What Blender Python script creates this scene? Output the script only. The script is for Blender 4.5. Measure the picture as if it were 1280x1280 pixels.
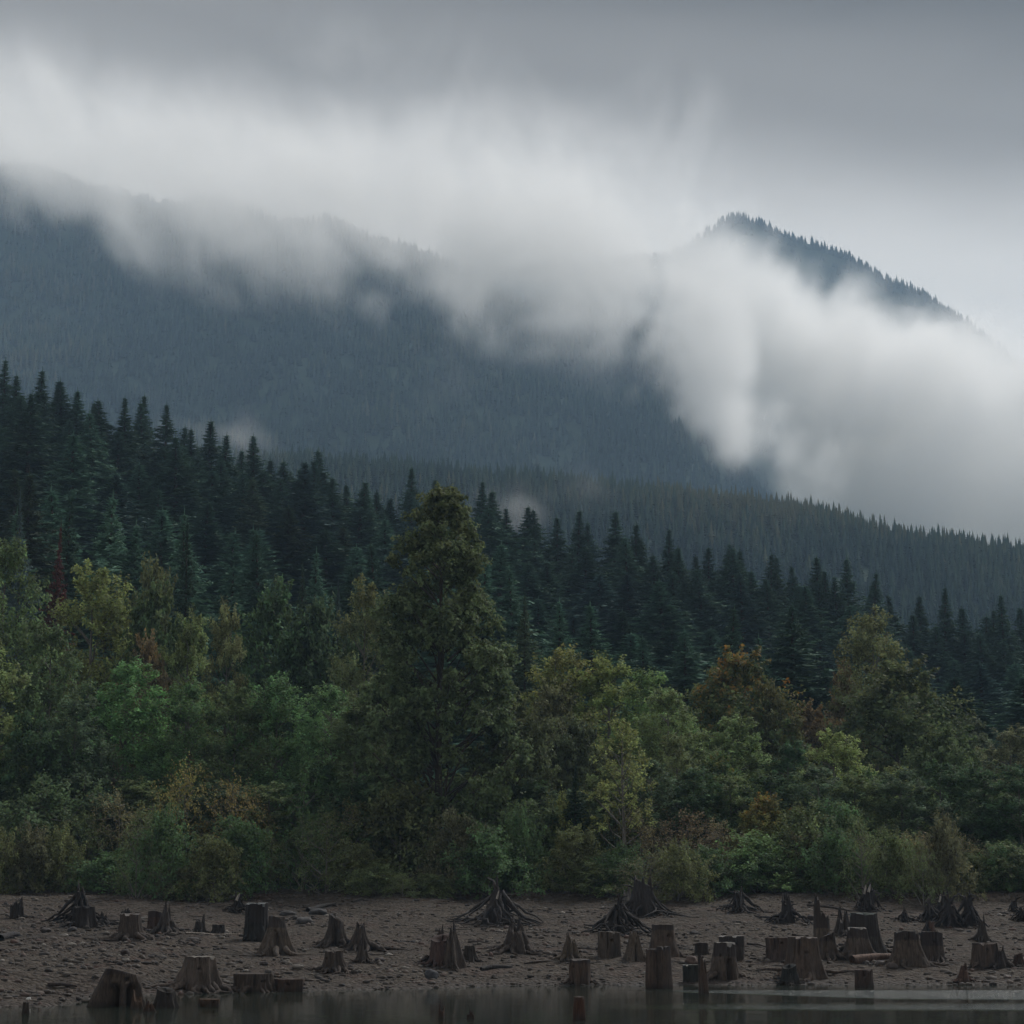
import bpy, math, random
import numpy as np
from mathutils import Vector, Matrix, noise as mnoise

# ---------------------------------------------------------------- clear
for o in list(bpy.data.objects):
    bpy.data.objects.remove(o)
S = bpy.context.scene
COL = S.collection
R = random.Random(7)
NR = np.random.default_rng(7)

# ---------------------------------------------------------------- camera
F = 2560.0                 # focal length in pixels of a 1280 px wide frame
CAMZ = 3.8
PITCH = math.atan(480 / F)
cd = bpy.data.cameras.new('camera')
cam = bpy.data.objects.new('camera', cd)
COL.objects.link(cam)
cd.sensor_width = 36
cd.lens = 36 * F / 1280
cd.clip_end = 30000
cd.clip_start = 0.5
cam.location = (0, 0, CAMZ)
cam.rotation_euler = (math.pi / 2 + PITCH, 0, 0)
S.camera = cam

# ---------------------------------------------------------------- render settings
S.render.engine = 'CYCLES'
S.view_settings.view_transform = 'Standard'
S.view_settings.look = 'None'
S.view_settings.gamma = 1
S.view_settings.use_curve_mapping = False
S.view_settings.exposure = 0.45
cy = S.cycles
cy.max_bounces = 16
cy.diffuse_bounces = 2
cy.glossy_bounces = 2
cy.transmission_bounces = 2
cy.transparent_max_bounces = 8
cy.volume_bounces = 16
cy.volume_step_rate = 2.0
cy.volume_max_steps = 256
cy.use_denoising = True
cy.use_adaptive_sampling = True
cy.adaptive_threshold = 0.02
cy.caustics_reflective = False
cy.caustics_refractive = False
cy.sample_clamp_indirect = 0

# ---------------------------------------------------------------- sky: heavy overcast, darker cloud overhead
SUN_EL, SUN_AZ = math.radians(46), math.radians(34)     # behind the mountain, a little to the right
W = bpy.data.worlds.new('World')
S.world = W
W.use_nodes = True
nt = W.node_tree
nt.nodes.clear()
def wn(t, **k):
    n = nt.nodes.new(t)
    for a, b in k.items():
        setattr(n, a, b)
    return n
tc = wn('ShaderNodeTexCoord')
sep = wn('ShaderNodeSeparateXYZ')
nt.links.new(tc.outputs['Generated'], sep.inputs[0])
nz = wn('ShaderNodeTexNoise')
mp = wn('ShaderNodeMapping')
mp.inputs['Scale'].default_value = (2.0, 2.0, 6.0)
nt.links.new(tc.outputs['Generated'], mp.inputs[0])
nt.links.new(mp.outputs[0], nz.inputs['Vector'])
nz.inputs['Scale'].default_value = 1.3
nz.inputs['Detail'].default_value = 4
m1 = wn('ShaderNodeMath', operation='MULTIPLY_ADD')
nt.links.new(sep.outputs['X'], m1.inputs[0])
m1.inputs[1].default_value = 0.10
nt.links.new(sep.outputs['Z'], m1.inputs[2])
m2 = wn('ShaderNodeMath', operation='MULTIPLY_ADD')
nt.links.new(nz.outputs[0], m2.inputs[0])
m2.inputs[1].default_value = 0.07
nt.links.new(m1.outputs[0], m2.inputs[2])
ramp = wn('ShaderNodeValToRGB')
nt.links.new(m2.outputs[0], ramp.inputs[0])
cr = ramp.color_ramp
cr.interpolation = 'EASE'
SKY = [(0.0, (.72, .70, .67)), (0.28, (.72, .70, .67)), (0.345, (.60, .58, .55)), (0.42, (.20, .18, .16)), (0.485, (.042, .028, .014)),
       (0.70, (.20, .195, .19)), (1.0, (.40, .395, .39))]
cr.elements[0].position = SKY[0][0]; cr.elements[0].color = (*SKY[0][1], 1)
cr.elements[1].position = SKY[-1][0]; cr.elements[1].color = (*SKY[-1][1], 1)
for p_, c_ in SKY[1:-1]:
    e = cr.elements.new(p_); e.color = (*c_, 1)
sky = wn('ShaderNodeTexSky', sky_type='NISHITA')
sky.sun_disc = False
sky.sun_elevation = SUN_EL
sky.sun_rotation = SUN_AZ
sky.dust_density = 4
b1 = wn('ShaderNodeBackground'); b1.inputs[1].default_value = 1.0
b2 = wn('ShaderNodeBackground'); b2.inputs[1].default_value = 0.002   # what little blue gets through the overcast
add = wn('ShaderNodeAddShader')
wo = wn('ShaderNodeOutputWorld')
nt.links.new(ramp.outputs[0], b1.inputs[0])
nt.links.new(sky.outputs[0], b2.inputs[0])
nt.links.new(b1.outputs[0], add.inputs[0])
nt.links.new(b2.outputs[0], add.inputs[1])
nt.links.new(add.outputs[0], wo.inputs[0])
try:
    W.cycles.sampling_method = 'MANUAL'; W.cycles.sample_map_resolution = 512
except Exception:
    pass

sl = bpy.data.lights.new('sun', 'SUN')
sl.energy = 2.7
sl.angle = math.radians(20)
sl.color = (1.0, .97, .93)
so = bpy.data.objects.new('sun', sl)
COL.objects.link(so)
sd = Vector((math.sin(SUN_AZ) * math.cos(SUN_EL), math.cos(SUN_AZ) * math.cos(SUN_EL), math.sin(SUN_EL)))
so.rotation_euler = (-sd).to_track_quat('-Z', 'Y').to_euler()
so.location = (0, 0, 500)

# ---------------------------------------------------------------- helpers
CP, SP = math.cos(PITCH), math.sin(PITCH)
def at(px, py, D):
    """point at world distance y = D seen at pixel (px, py) of the 1280 px photograph"""
    dx, dz = (px - 640) / F, (640 - py) / F
    vy, vz = CP - dz * SP, SP + dz * CP
    return Vector((dx / vy * D, D, CAMZ + vz / vy * D))
def proj(x, y, z):
    z = z - CAMZ
    d = y * CP + z * SP
    return 640 + F * x / d, 640 - F * (-y * SP + z * CP) / d
def interp(v, pts):
    return np.interp(v, [p[0] for p in pts], [p[1] for p in pts])
def sst(t):
    t = np.clip(t, 0, 1)
    return t * t * (3 - 2 * t)

def vnoise(x, y, seed=0):
    """value noise with numpy"""
    xi = np.floor(x).astype(np.int64); yi = np.floor(y).astype(np.int64)
    fx = x - xi; fy = y - yi
    fx = fx * fx * (3 - 2 * fx); fy = fy * fy * (3 - 2 * fy)
    def h(a, b):
        n = (a * 374761393 + b * 668265263 + seed * 982451653) & 0x7fffffff
        n = ((n ^ (n >> 13)) * 1274126177) & 0x7fffffff
        return ((n ^ (n >> 16)) & 0xffff) / 65535.0
    return (h(xi, yi) * (1 - fx) + h(xi + 1, yi) * fx) * (1 - fy) + (h(xi, yi + 1) * (1 - fx) + h(xi + 1, yi + 1) * fx) * fy - 0.5
def fbm(x, y, oct=4, seed=0):
    s, a = 0, 1
    for i in range(oct):
        s = s + a * vnoise(x, y, seed + i * 17); x = x * 2.03 + 5.1; y = y * 2.03 + 1.7; a *= .5
    return s

# ---------------------------------------------------------------- terrain shape
SHORE = [(-40, 72), (-19, 72.5), (-16.4, 73.5), (-14.5, 82), (-5, 87.5), (0, 90.5), (14, 91.2), (60, 92)]
NEAR_SKY = [(-500, 440), (0, 462), (28, 467), (100, 482), (160, 495), (240, 527), (320, 545), (415, 567), (500, 590), (600, 603), (700, 638), (780, 643),
            (850, 662), (920, 684), (970, 692), (1060, 700), (1130, 740), (1280, 755), (1700, 790)]
MID_SKY = [(-700, 520), (0, 535), (330, 552), (450, 556), (600, 572), (700, 577), (800, 590), (900, 600), (1000, 612), (1050, 624), (1100, 640),
           (1160, 650), (1280, 664), (1700, 720)]
FAR_SKY = [(-1500, 0), (-300, 110), (0, 150), (200, 190), (400, 240), (500, 275), (600, 320), (700, 350), (800, 355), (850, 375), (885, 430), (900, 500), (950, 560), (1010, 612),
           (1100, 660), (1300, 720), (2000, 900)]
PEAK_SKY = [(-1500, 0), (0, 200), (600, 330), (840, 310), (880, 286), (905, 268), (925, 260), (960, 272), (990, 286), (1040, 300), (1075, 315), (1105, 336), (1150, 354),
            (1200, 384), (1230, 408), (1280, 450), (1400, 560), (1700, 800), (2200, 950)]
D_HILL, D_MID, D_FAR, D_PEAK = 330.0, 1100.0, 2300.0, 3200.0
def crest(px, table, D):
    py = interp(px, table)
    dz = (640 - py) / F
    return CAMZ + (SP + dz * CP) / (CP - dz * SP) * D
def ground(x, y, rough=True):
    x = np.asarray(x, float); y = np.asarray(y, float)
    y0 = interp(x, SHORE)
    back = 128.0
    t = (y - y0) / (back - y0)
    zb = np.where(t > 0, 3.75 * np.clip(t, 0, 1) ** 0.92 * (1 - .08 * sst((x - 12) / 20)), t * 5.0)
    zb = zb + .45 * fbm(x * .12, y * .1, 3, 61) * sst((y - 116) / 10)
    zb = zb - 0.75 * np.exp(-((x + 17.2) / 2.0) ** 2 - ((y - 80.5) / 2.2) ** 2)
    if rough:
        zb = zb + 0.16 * fbm(x * .22, y * .16, 4, 3) * sst(t * 4 + .6)
    u = x / np.maximum(y, 1) ; px = 640 + u * F / 1.03
    # wooded hillside behind the beach
    H = crest(px, NEAR_SKY, D_HILL) - 27
    s = sst((y - 180) / (D_HILL - 180))
    zh = 3.9 + (y - back) * .085
    zh = np.minimum(zh, 9.5) * (1 - s) + H * s
    zh = np.where(y > back, zh, zb)
    down = sst((y - D_HILL - 12) / 190)
    low = 12
    zh = zh * (1 - down) + low * down
    n = fbm(x / 260, y / 260, 4, 9)
    M = crest(px, MID_SKY, D_MID) - 22
    zm = low + (M - low) * sst((y - 560) / (D_MID - 560)) * (1 - sst((y - D_MID - 40) / 500) * .8)
    Fz = crest(px, FAR_SKY, D_FAR) - 18
    rid = np.abs(vnoise(x / 330 + y / 900, y / 1400, 31)) * 2
    zf = low + (Fz - low) * np.clip((y - 1180) / (D_FAR - 1180), 0, 1) ** .92 * (1 - sst((y - D_FAR - 30) / 900) * .9)
    zf = zf + 26 * fbm(x / 70, y / 90, 3, 44) * sst((y - 1300) / 300) - (190 * rid + 70 * (n + .5)) * np.clip((y - 1250) / 300, 0, 1) * np.clip((D_FAR + 150 - y) / 400, 0, 1) 
    P = crest(px, PEAK_SKY, D_PEAK) - 16
    zp = low + (P - low) * np.clip((y - 2500) / (D_PEAK - 2500), 0, 1) ** .8 * (1 - sst((y - D_PEAK - 10) / 1200) * .9)
    z = np.maximum(np.maximum(zh, zm), np.maximum(zf, zp))
    z = np.where(y < D_HILL + 10, zh, z)
    return z

def new_mesh(name, V, faces_flat, counts, mat=None, smooth=False):
    """V (n,3), faces_flat loop vertex indices, counts per polygon (int or array)"""
    me = bpy.data.meshes.new(name)
    V = np.asarray(V, np.float32); faces_flat = np.asarray(faces_flat, np.int32).ravel()
    npoly = len(faces_flat) // counts if np.isscalar(counts) else len(counts)
    me.vertices.add(len(V)); me.vertices.foreach_set('co', V.ravel())
    me.loops.add(len(faces_flat)); me.loops.foreach_set('vertex_index', faces_flat)
    me.polygons.add(npoly)
    if np.isscalar(counts):
        st = np.arange(npoly) * counts
    else:
        counts = np.asarray(counts, np.int32)
        st = np.concatenate([[0], np.cumsum(counts)[:-1]])
    me.polygons.foreach_set('loop_start', st.astype(np.int32))
    if smooth:
        me.polygons.foreach_set('use_smooth', np.ones(npoly, bool))
    me.update(calc_edges=True)
    me.validate()
    if mat:
        me.materials.append(mat)
    return me
def grid_mesh(name, X, Y, Z, mat):
    h, w = X.shape
    V = np.stack([X, Y, Z], -1).reshape(-1, 3)
    i = np.arange(h * w).reshape(h, w)
    q = np.stack([i[:-1, :-1], i[:-1, 1:], i[1:, 1:], i[1:, :-1]], -1).reshape(-1, 4)
    return new_mesh(name, V, q, 4, mat, True)
def link(name, me, parent=None, loc=None):
    o = bpy.data.objects.new(name, me)
    COL.objects.link(o)
    if parent: o.parent = parent
    if loc is not None: o.location = loc
    return o
def tag(o, label=None, cat=None, group=None, kind=None):
    if label: o['label'] = label
    if cat: o['category'] = cat
    if group: o['group'] = group
    if kind: o['kind'] = kind
    return o

# ---------------------------------------------------------------- materials
class NT:
    def __init__(s, name):
        s.m = bpy.data.materials.new(name); s.m.use_nodes = True
        s.t = s.m.node_tree; s.t.nodes.clear()
        s.out = s.n('ShaderNodeOutputMaterial')
    def n(s, t, **k):
        n = s.t.nodes.new(t)
        for a, b in k.items(): setattr(n, a, b)
        return n
    def l(s, a, b): s.t.links.new(a, b)
    def inp(s, sock, v):
        if isinstance(v, bpy.types.NodeSocket): s.l(v, sock)
        elif isinstance(v, (tuple, list)) and len(v) == 3 and sock.type == 'RGBA': sock.default_value = (*v, 1)
        else: sock.default_value = v
    def math(s, op, a, b=0.0, c=0.0, clamp=False):
        n = s.n('ShaderNodeMath', operation=op, use_clamp=clamp)
        for i, v in enumerate((a, b, c)): s.inp(n.inputs[i], v)
        return n.outputs[0]
    def mix(s, f, a, b, mode='MIX'):
        n = s.n('ShaderNodeMix', data_type='RGBA', blend_type=mode)
        s.inp(n.inputs[0], f); s.inp(n.inputs[6], a); s.inp(n.inputs[7], b)
        return n.outputs[2]
    def noise(s, vec, scale, detail=3, rough=.5, dist=0):
        n = s.n('ShaderNodeTexNoise'); 
        if vec is not None: s.l(vec, n.inputs['Vector'])
        n.inputs['Scale'].default_value = scale; n.inputs['Detail'].default_value = detail
        n.inputs['Roughness'].default_value = rough; n.inputs['Distortion'].default_value = dist
        return n.outputs[0]
    def ramp(s, f, pts):
        n = s.n('ShaderNodeValToRGB'); s.l(f, n.inputs[0]); c = n.color_ramp
        c.elements[0].position = pts[0][0]; c.elements[1].position = pts[-1][0]
        def cc(v): return (v, v, v, 1) if np.isscalar(v) else (*v, 1)
        c.elements[0].color = cc(pts[0][1]); c.elements[1].color = cc(pts[-1][1])
        for p, v in pts[1:-1]:
            e = c.elements.new(p); e.color = cc(v)
        return n.outputs[0]
    def mapv(s, vec, scale):
        n = s.n('ShaderNodeMapping'); s.l(vec, n.inputs[0]); n.inputs['Scale'].default_value = scale
        return n.outputs[0]
    def bsdf(s, color, rough=.9, spec=.2, bump=None, bstr=.5, bdist=.05, **k):
        b = s.n('ShaderNodeBsdfPrincipled')
        s.inp(b.inputs['Base Color'], color); s.inp(b.inputs['Roughness'], rough)
        s.inp(b.inputs['Specular IOR Level'], spec)
        if bump is not None:
            bn = s.n('ShaderNodeBump'); s.l(bump, bn.inputs['Height'])
            bn.inputs['Strength'].default_value = bstr; bn.inputs['Distance'].default_value = bdist
            s.l(bn.outputs[0], b.inputs['Normal'])
        s.l(b.outputs[0], s.out.inputs[0])
        return b
def geo(n): return n.n('ShaderNodeNewGeometry').outputs['Position']
def objc(n): return n.n('ShaderNodeTexCoord').outputs['Object']

# ================================================================ SETTING
def mat_beach():
    n = NT('beach_gravel'); p = geo(n)
    a = n.noise(p, .12, 5, .6); b = n.noise(p, 1.6, 6, .75); c = n.noise(p, 5, 4, .8)
    v = n.n('ShaderNodeTexVoronoi'); n.l(p, v.inputs['Vector']); v.inputs['Scale'].default_value = 4.5
    peb = n.n('ShaderNodeSeparateColor'); n.l(v.outputs['Color'], peb.inputs[0])
    base = n.mix(n.ramp(a, [(.35, 0), (.65, 1)]), (.175, .15, .125), (.215, .18, .16))
    base = n.mix(n.ramp(b, [(.3, .0), (.7, .7)]), base, (.13, .11, .095))
    base = n.mix(n.math('MULTIPLY', n.ramp(peb.outputs[0], [(.5, 0), (1., 1)]), .85), base, (.34, .31, .275))
    base = n.mix(n.ramp(c, [(.32, .8), (.50, 0)]), base, (.03, .026, .024))
    base = n.mix(1.0, base, (.31, .292, .27), 'MULTIPLY')
    strand = n.noise(n.mapv(p, (.035, .30, 2.5)), 1.0, 5, .65)
    base = n.mix(n.ramp(strand, [(.38, .55), (.5, 0), (.62, .0), (.72, .35)]), base, (.030, .026, .023))
    red = n.ramp(n.noise(p, .45, 4, .6), [(.52, 0), (.68, .45)])
    base = n.mix(red, base, (.062, .038, .031))
    # wet band next to the water line
    z = n.n('ShaderNodeSeparateXYZ'); n.l(p, z.inputs[0])
    wet = n.ramp(z.outputs['Z'], [(0.0, 1), (.28, 0)])
    base = n.mix(n.math('MULTIPLY', wet, .6), base, (.03, .024, .021))
    h = n.math('ADD', n.math('MULTIPLY', v.outputs['Distance'], -1.0), b)
    bs = n.bsdf(base, n.math('SUBTRACT', .95, n.math('MULTIPLY', wet, .2)), .12, h, 1.0, .22)
    return n.m
def mat_floor():
    n = NT('forest_floor'); p = geo(n)
    a = n.noise(p, .08, 6, .7)
    n.bsdf(n.mix(n.ramp(a, [(.3, 0), (.7, 1)]), (.026, .045, .032), (.045, .065, .045)), 1, .05)
    return n.m
M_BEACH, M_FLOOR = mat_beach(), mat_floor()

us = np.linspace(-.36, .36, 620)
ys = np.concatenate([np.arange(40, 66, .8), np.arange(66, 132.1, .26)])
Y, U = np.meshgrid(ys, us, indexing='ij')
X = U * Y
Z = ground(X, Y)
Z += .09 * fbm(X * 1.9, Y * 1.5, 4, 5) * (Z > -.3)
tag(link('beach', grid_mesh('beach', X, Y, Z, M_BEACH)), 'drawn-down gravel and mud beach strewn with stones', kind='structure')

us = np.linspace(-.75, .75, 260)
ys = np.concatenate([np.arange(131.5, 180, 3), np.arange(180, 360, 5), np.geomspace(362, 4600, 150), np.arange(1040, 1150, 9), np.arange(2250, 2350, 9), np.arange(3120, 3260, 8)])
ys.sort()
Y, U = np.meshgrid(ys, us, indexing='ij')
X = U * Y
Z = ground(X, Y)
Z[0] -= .25
tag(link('mountain_terrain', grid_mesh('mountain_terrain', X, Y, Z, M_FLOOR)), 'wooded hillside and mountains rising behind the beach', kind='structure')

def mat_water():
    n = NT('lake_water'); p = geo(n)
    q = n.mapv(p, (1.0, .8, 1.0))
    s = n.n('ShaderNodeSeparateXYZ'); n.l(p, s.inputs[0])
    # wind-ruffled bands (y is the distance from the camera): real ripple height changes, the calm in between mirrors the wood
    wob = n.math('MULTIPLY', n.noise(n.mapv(p, (.05, .2, 1)), 1.0, 3), 2.0)
    yy = n.math('ADD', s.outputs['Y'], wob)
    thick = n.math('MULTIPLY_ADD', s.outputs['X'], .75, -3.6)
    thick = n.math('MAXIMUM', n.math('MINIMUM', thick, 7.2), 0.0)
    hi_ = n.math('MULTIPLY_ADD', n.math('SUBTRACT', 86.7, n.math('MULTIPLY_ADD', wob, .25, s.outputs['Y'])), 3.0, 0.0, True)
    lo_ = n.math('MULTIPLY_ADD', n.math('SUBTRACT', yy, n.math('SUBTRACT', 86.9, thick)), .7, 0.0, True)
    band1 = n.math('MULTIPLY', n.math('MULTIPLY', hi_, lo_), n.math('MULTIPLY_ADD', s.outputs['X'], .25, -1.0, True))
    band2 = n.math('MULTIPLY', n.ramp(n.math('DIVIDE', yy, 100.), [(.72, 0), (.74, 1), (.75, 1), (.775, 0)]), n.ramp(n.math('MULTIPLY_ADD', s.outputs['X'], .02, .5), [(.56, 0), (.72, .6)]))
    rip = n.ramp(n.noise(n.mapv(p, (.9, 2.2, 1)), 1.0, 4, .7), [(.3, .5), (.5, 1)])
    ruff = n.math('MULTIPLY', n.math('MAXIMUM', band1, band2), rip)
    r1 = n.noise(q, 3.0, 4, .6); r2 = n.noise(q, .5, 2, .5)
    h = n.math('ADD', n.math('MULTIPLY', r1, n.math('MULTIPLY_ADD', ruff, .13, .005)), n.math('MULTIPLY', r2, .01))
    n.bsdf((.022, .028, .022), n.math('MULTIPLY_ADD', ruff, .08, .03), .5, h, 1.0, 1.0)
    n.m.node_tree.nodes['Principled BSDF'].inputs['IOR'].default_value = 1.333
    return n.m
M_WATER = mat_water()
V = [(-700, -400, 0), (700, -400, 0), (700, 140, 0), (-700, 140, 0)]
tag(link('lake_water', new_mesh('lake_water', V, [0, 1, 2, 3], 4, M_WATER)), 'still dark lake water with wind-ruffled band', kind='structure')

# ================================================================ TREES
def mat_leaf(name, trans=.3, rough=.75, autumn=True, contrast=2.4, floor=.45):
    """leaf colour = the object's colour, varied leaf by leaf; a crown may be part-turned (custom property autumn 0..1)"""
    n = NT(name)
    oi = n.n('ShaderNodeObjectInfo')
    va = n.n('ShaderNodeAttribute', attribute_name='var')
    c = oi.outputs['Color']
    hs = n.n('ShaderNodeHueSaturation'); n.l(c, hs.inputs['Color'])
    n.l(n.math('MULTIPLY_ADD', va.outputs['Fac'], contrast, floor), hs.inputs['Value'])
    n.l(n.math('MULTIPLY_ADD', va.outputs['Fac'], .05, .475), hs.inputs['Hue'])
    hs.inputs['Saturation'].default_value = .92
    col = hs.outputs[0]
    oc = objc(n)
    patch = n.noise(oc, .45, 3, .6)
    hs2 = n.mix(n.ramp(patch, [(.4, 0), (.65, .45)]), col, n.mix(.5, col, (.075, .10, .035)))
    col = hs2
    if autumn:
        au = n.n('ShaderNodeAttribute', attribute_type='OBJECT', attribute_name='autumn')
        gen = n.n('ShaderNodeSeparateXYZ'); n.l(n.n('ShaderNodeTexCoord').outputs['Generated'], gen.inputs[0])
        top = n.math('MULTIPLY', gen.outputs['Z'], .6)
        f = n.math('ADD', n.math('ADD', n.noise(oc, .8, 3, .65), top), n.math('MULTIPLY', va.outputs['Fac'], .35))
        f = n.math('MULTIPLY', n.math('MULTIPLY_ADD', f, 3.2, -3.5, True), au.outputs['Fac'], 0, True)
        col = n.mix(f, col, n.mix(va.outputs['Fac'], (.15, .105, .026), (.28, .135, .028)))
    d = n.n('ShaderNodeBsdfPrincipled'); n.l(col, d.inputs['Base Color']); d.inputs['Roughness'].default_value = rough
    d.inputs['Specular IOR Level'].default_value = .18
    if trans > 0:
        t = n.n('ShaderNodeBsdfTranslucent'); n.l(col, t.inputs[0])
        m = n.n('ShaderNodeMixShader'); m.inputs[0].default_value = trans
        n.l(d.outputs[0], m.inputs[1]); n.l(t.outputs[0], m.inputs[2]); n.l(m.outputs[0], n.out.inputs[0])
    else:
        n.l(d.outputs[0], n.out.inputs[0])
    return n.m
def mat_bark(name, a, b):
    n = NT(name); p = n.mapv(objc(n), (3, 3, .6))
    f = n.noise(p, 2.0, 5, .7)
    n.bsdf(n.mix(n.ramp(f, [(.3, 0), (.7, 1)]), a, b), .95, .1, f, .6, .05)
    return n.m
M_NEEDLE = mat_leaf('conifer_needles', .15, .9, False, 1.3, .95)
M_LEAF = mat_leaf('broad_leaves', .42)
M_BARK = mat_bark('fir_bark', (.03, .026, .022), (.07, .06, .05))
M_ALDER = mat_bark('alder_bark', (.09, .085, .075), (.16, .15, .135))

def tubes(paths, sides=6):
    """paths: list of (points (n,3), radii (n)) -> V, quads"""
    Vs, Fs, off = [], [], 0
    for P, r in paths:
        P = np.asarray(P, float); r = np.asarray(r, float); n = len(P)
        T = np.gradient(P, axis=0); T /= np.linalg.norm(T, axis=1)[:, None] + 1e-9
        ref = np.array([0, 0, 1.]) if abs(T[0][2]) < .8 else np.array([1., 0, 0])
        A = np.cross(T, ref); A /= np.linalg.norm(A, axis=1)[:, None] + 1e-9
        B = np.cross(T, A)
        th = np.linspace(0, 2 * np.pi, sides, endpoint=False)
        V = P[:, None, :] + r[:, None, None] * (np.cos(th)[None, :, None] * A[:, None, :] + np.sin(th)[None, :, None] * B[:, None, :])
        i = np.arange(n * sides).reshape(n, sides)
        j = np.roll(i, -1, axis=1)
        q = np.stack([i[:-1], j[:-1], j[1:], i[1:]], -1).reshape(-1, 4) + off
        Vs.append(V.reshape(-1, 3)); Fs.append(q); off += n * sides
    return np.concatenate(Vs), np.concatenate(Fs)

def conifer(name, seed, H=28., base=.08, width=4.2, nb=1.0, full=1.0, low=False, droop=.25, narrow=.85):
    r = np.random.default_rng(seed)
    tri, var = [], []
    step = (.23 if not low else 1.5) / nb
    h = H * base
    lean = r.normal(0, .012, 2)
    gaps = r.uniform(0, 6.28, 4)
    while h < H - .25:
        t = (h - H * base) / (H - H * base)
        nbr = (5 if not low else 6) if t < .85 else 4
        ph0 = r.uniform(0, 6.28)
        for k in range(nbr):
            if r.random() < .10: continue
            ph = ph0 + k * 6.283 / nbr + r.normal(0, .25)
            prof = (1 - t) ** narrow * min(1, .55 + t * 3.0) * min(1, .22 + (1 - t) * 3.0)
            L = width * prof * r.uniform(.62, 1.14) * (1 + .16 * math.sin(ph * 2 + gaps[0] + h * .35)) + .05 + .15 * (1 - t)
            if r.random() < .05: L *= 1.25
            d = np.array([math.cos(ph), math.sin(ph), 0]); sd_ = np.array([-d[1], d[0], 0])
            rise = .55 * t - .02 + r.normal(0, .06); dr = droop + .25 * (1 - t) + r.normal(0, .05)
            o = np.array([lean[0] * h, lean[1] * h, h + r.uniform(-.35, .35) * (1 if t < .9 else .2)])
            m = int((14 if not low else 4) * (.45 + .55 * L / width) * full) + 3
            s = np.sort(r.uniform(.12, 1, m))
            P = o + d * (L * s)[:, None]; P[:, 2] += L * (rise * s - dr * s * s + .12 * s ** 4)
            for side in (-1, 1):
                ln = ((.42 * (1 - s) + .16) * L * .62 + .05 + .11 * (1 - t)) * r.uniform(.6, 1.25, m)
                ang = r.uniform(.7, 1.15, m)
                dirs = d[None] * np.cos(ang)[:, None] + sd_[None] * (side * np.sin(ang))[:, None]
                dirs[:, 2] += r.normal(-.22, .16, m)
                tip = P + dirs * ln[:, None]
                wd = (.085 + .05 * ln) * (1 if not low else 4.0) * r.uniform(.8, 1.4, m)
                acr = d[None] * wd[:, None]; acr[:, 2] += r.normal(0, .09, m) - .03
                tri.append(np.stack([P - acr, P + acr, tip], 1)); var.append(r.uniform(.15, .85, m))
            # the branch tip itself
            e = P[-1] + d * .35; w = sd_ * .10 * (1 if not low else 3)
            tri.append(np.stack([P[-1] - w, P[-1] + w, e + np.array([0, 0, .05])], 0)[None]); var.append(np.array([.9]))
            if not low:
                tri.append(np.array([[o, o + np.array([0, 0, -.07]), P[-1]]])); var.append(np.array([.05]))
        h += step * r.uniform(.75, 1.25) * (1 if t < .8 else .75)
    top = np.array([lean[0] * H, lean[1] * H, H])
    for k in range(4):
        a = k * .785; w = np.array([math.cos(a), math.sin(a), 0]) * .06 * (1 if not low else 3)
        tri.append(np.array([[top - w - (0, 0, 1.0), top + w - (0, 0, 1.0), top + (0, 0, .8)]])); var.append(np.array([.7]))
    T = np.concatenate(tri); v = np.concatenate(var)
    me = new_mesh(name + '_crown', T.reshape(-1, 3), np.arange(len(T) * 3), 3, M_NEEDLE)
    a = me.attributes.new('var', 'FLOAT', 'POINT'); a.data.foreach_set('value', np.repeat(v, 3).astype(np.float32))
    z = np.linspace(-1.0, H - .6, 10)
    P = np.stack([lean[0] * z, lean[1] * z, z], -1)
    V, Q = tubes([(P, .34 * (1 - z / H) ** .9 + .02)], 7)
    tk = new_mesh(name + '_trunk', V, Q, 4, M_BARK, True)
    return me, tk

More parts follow.
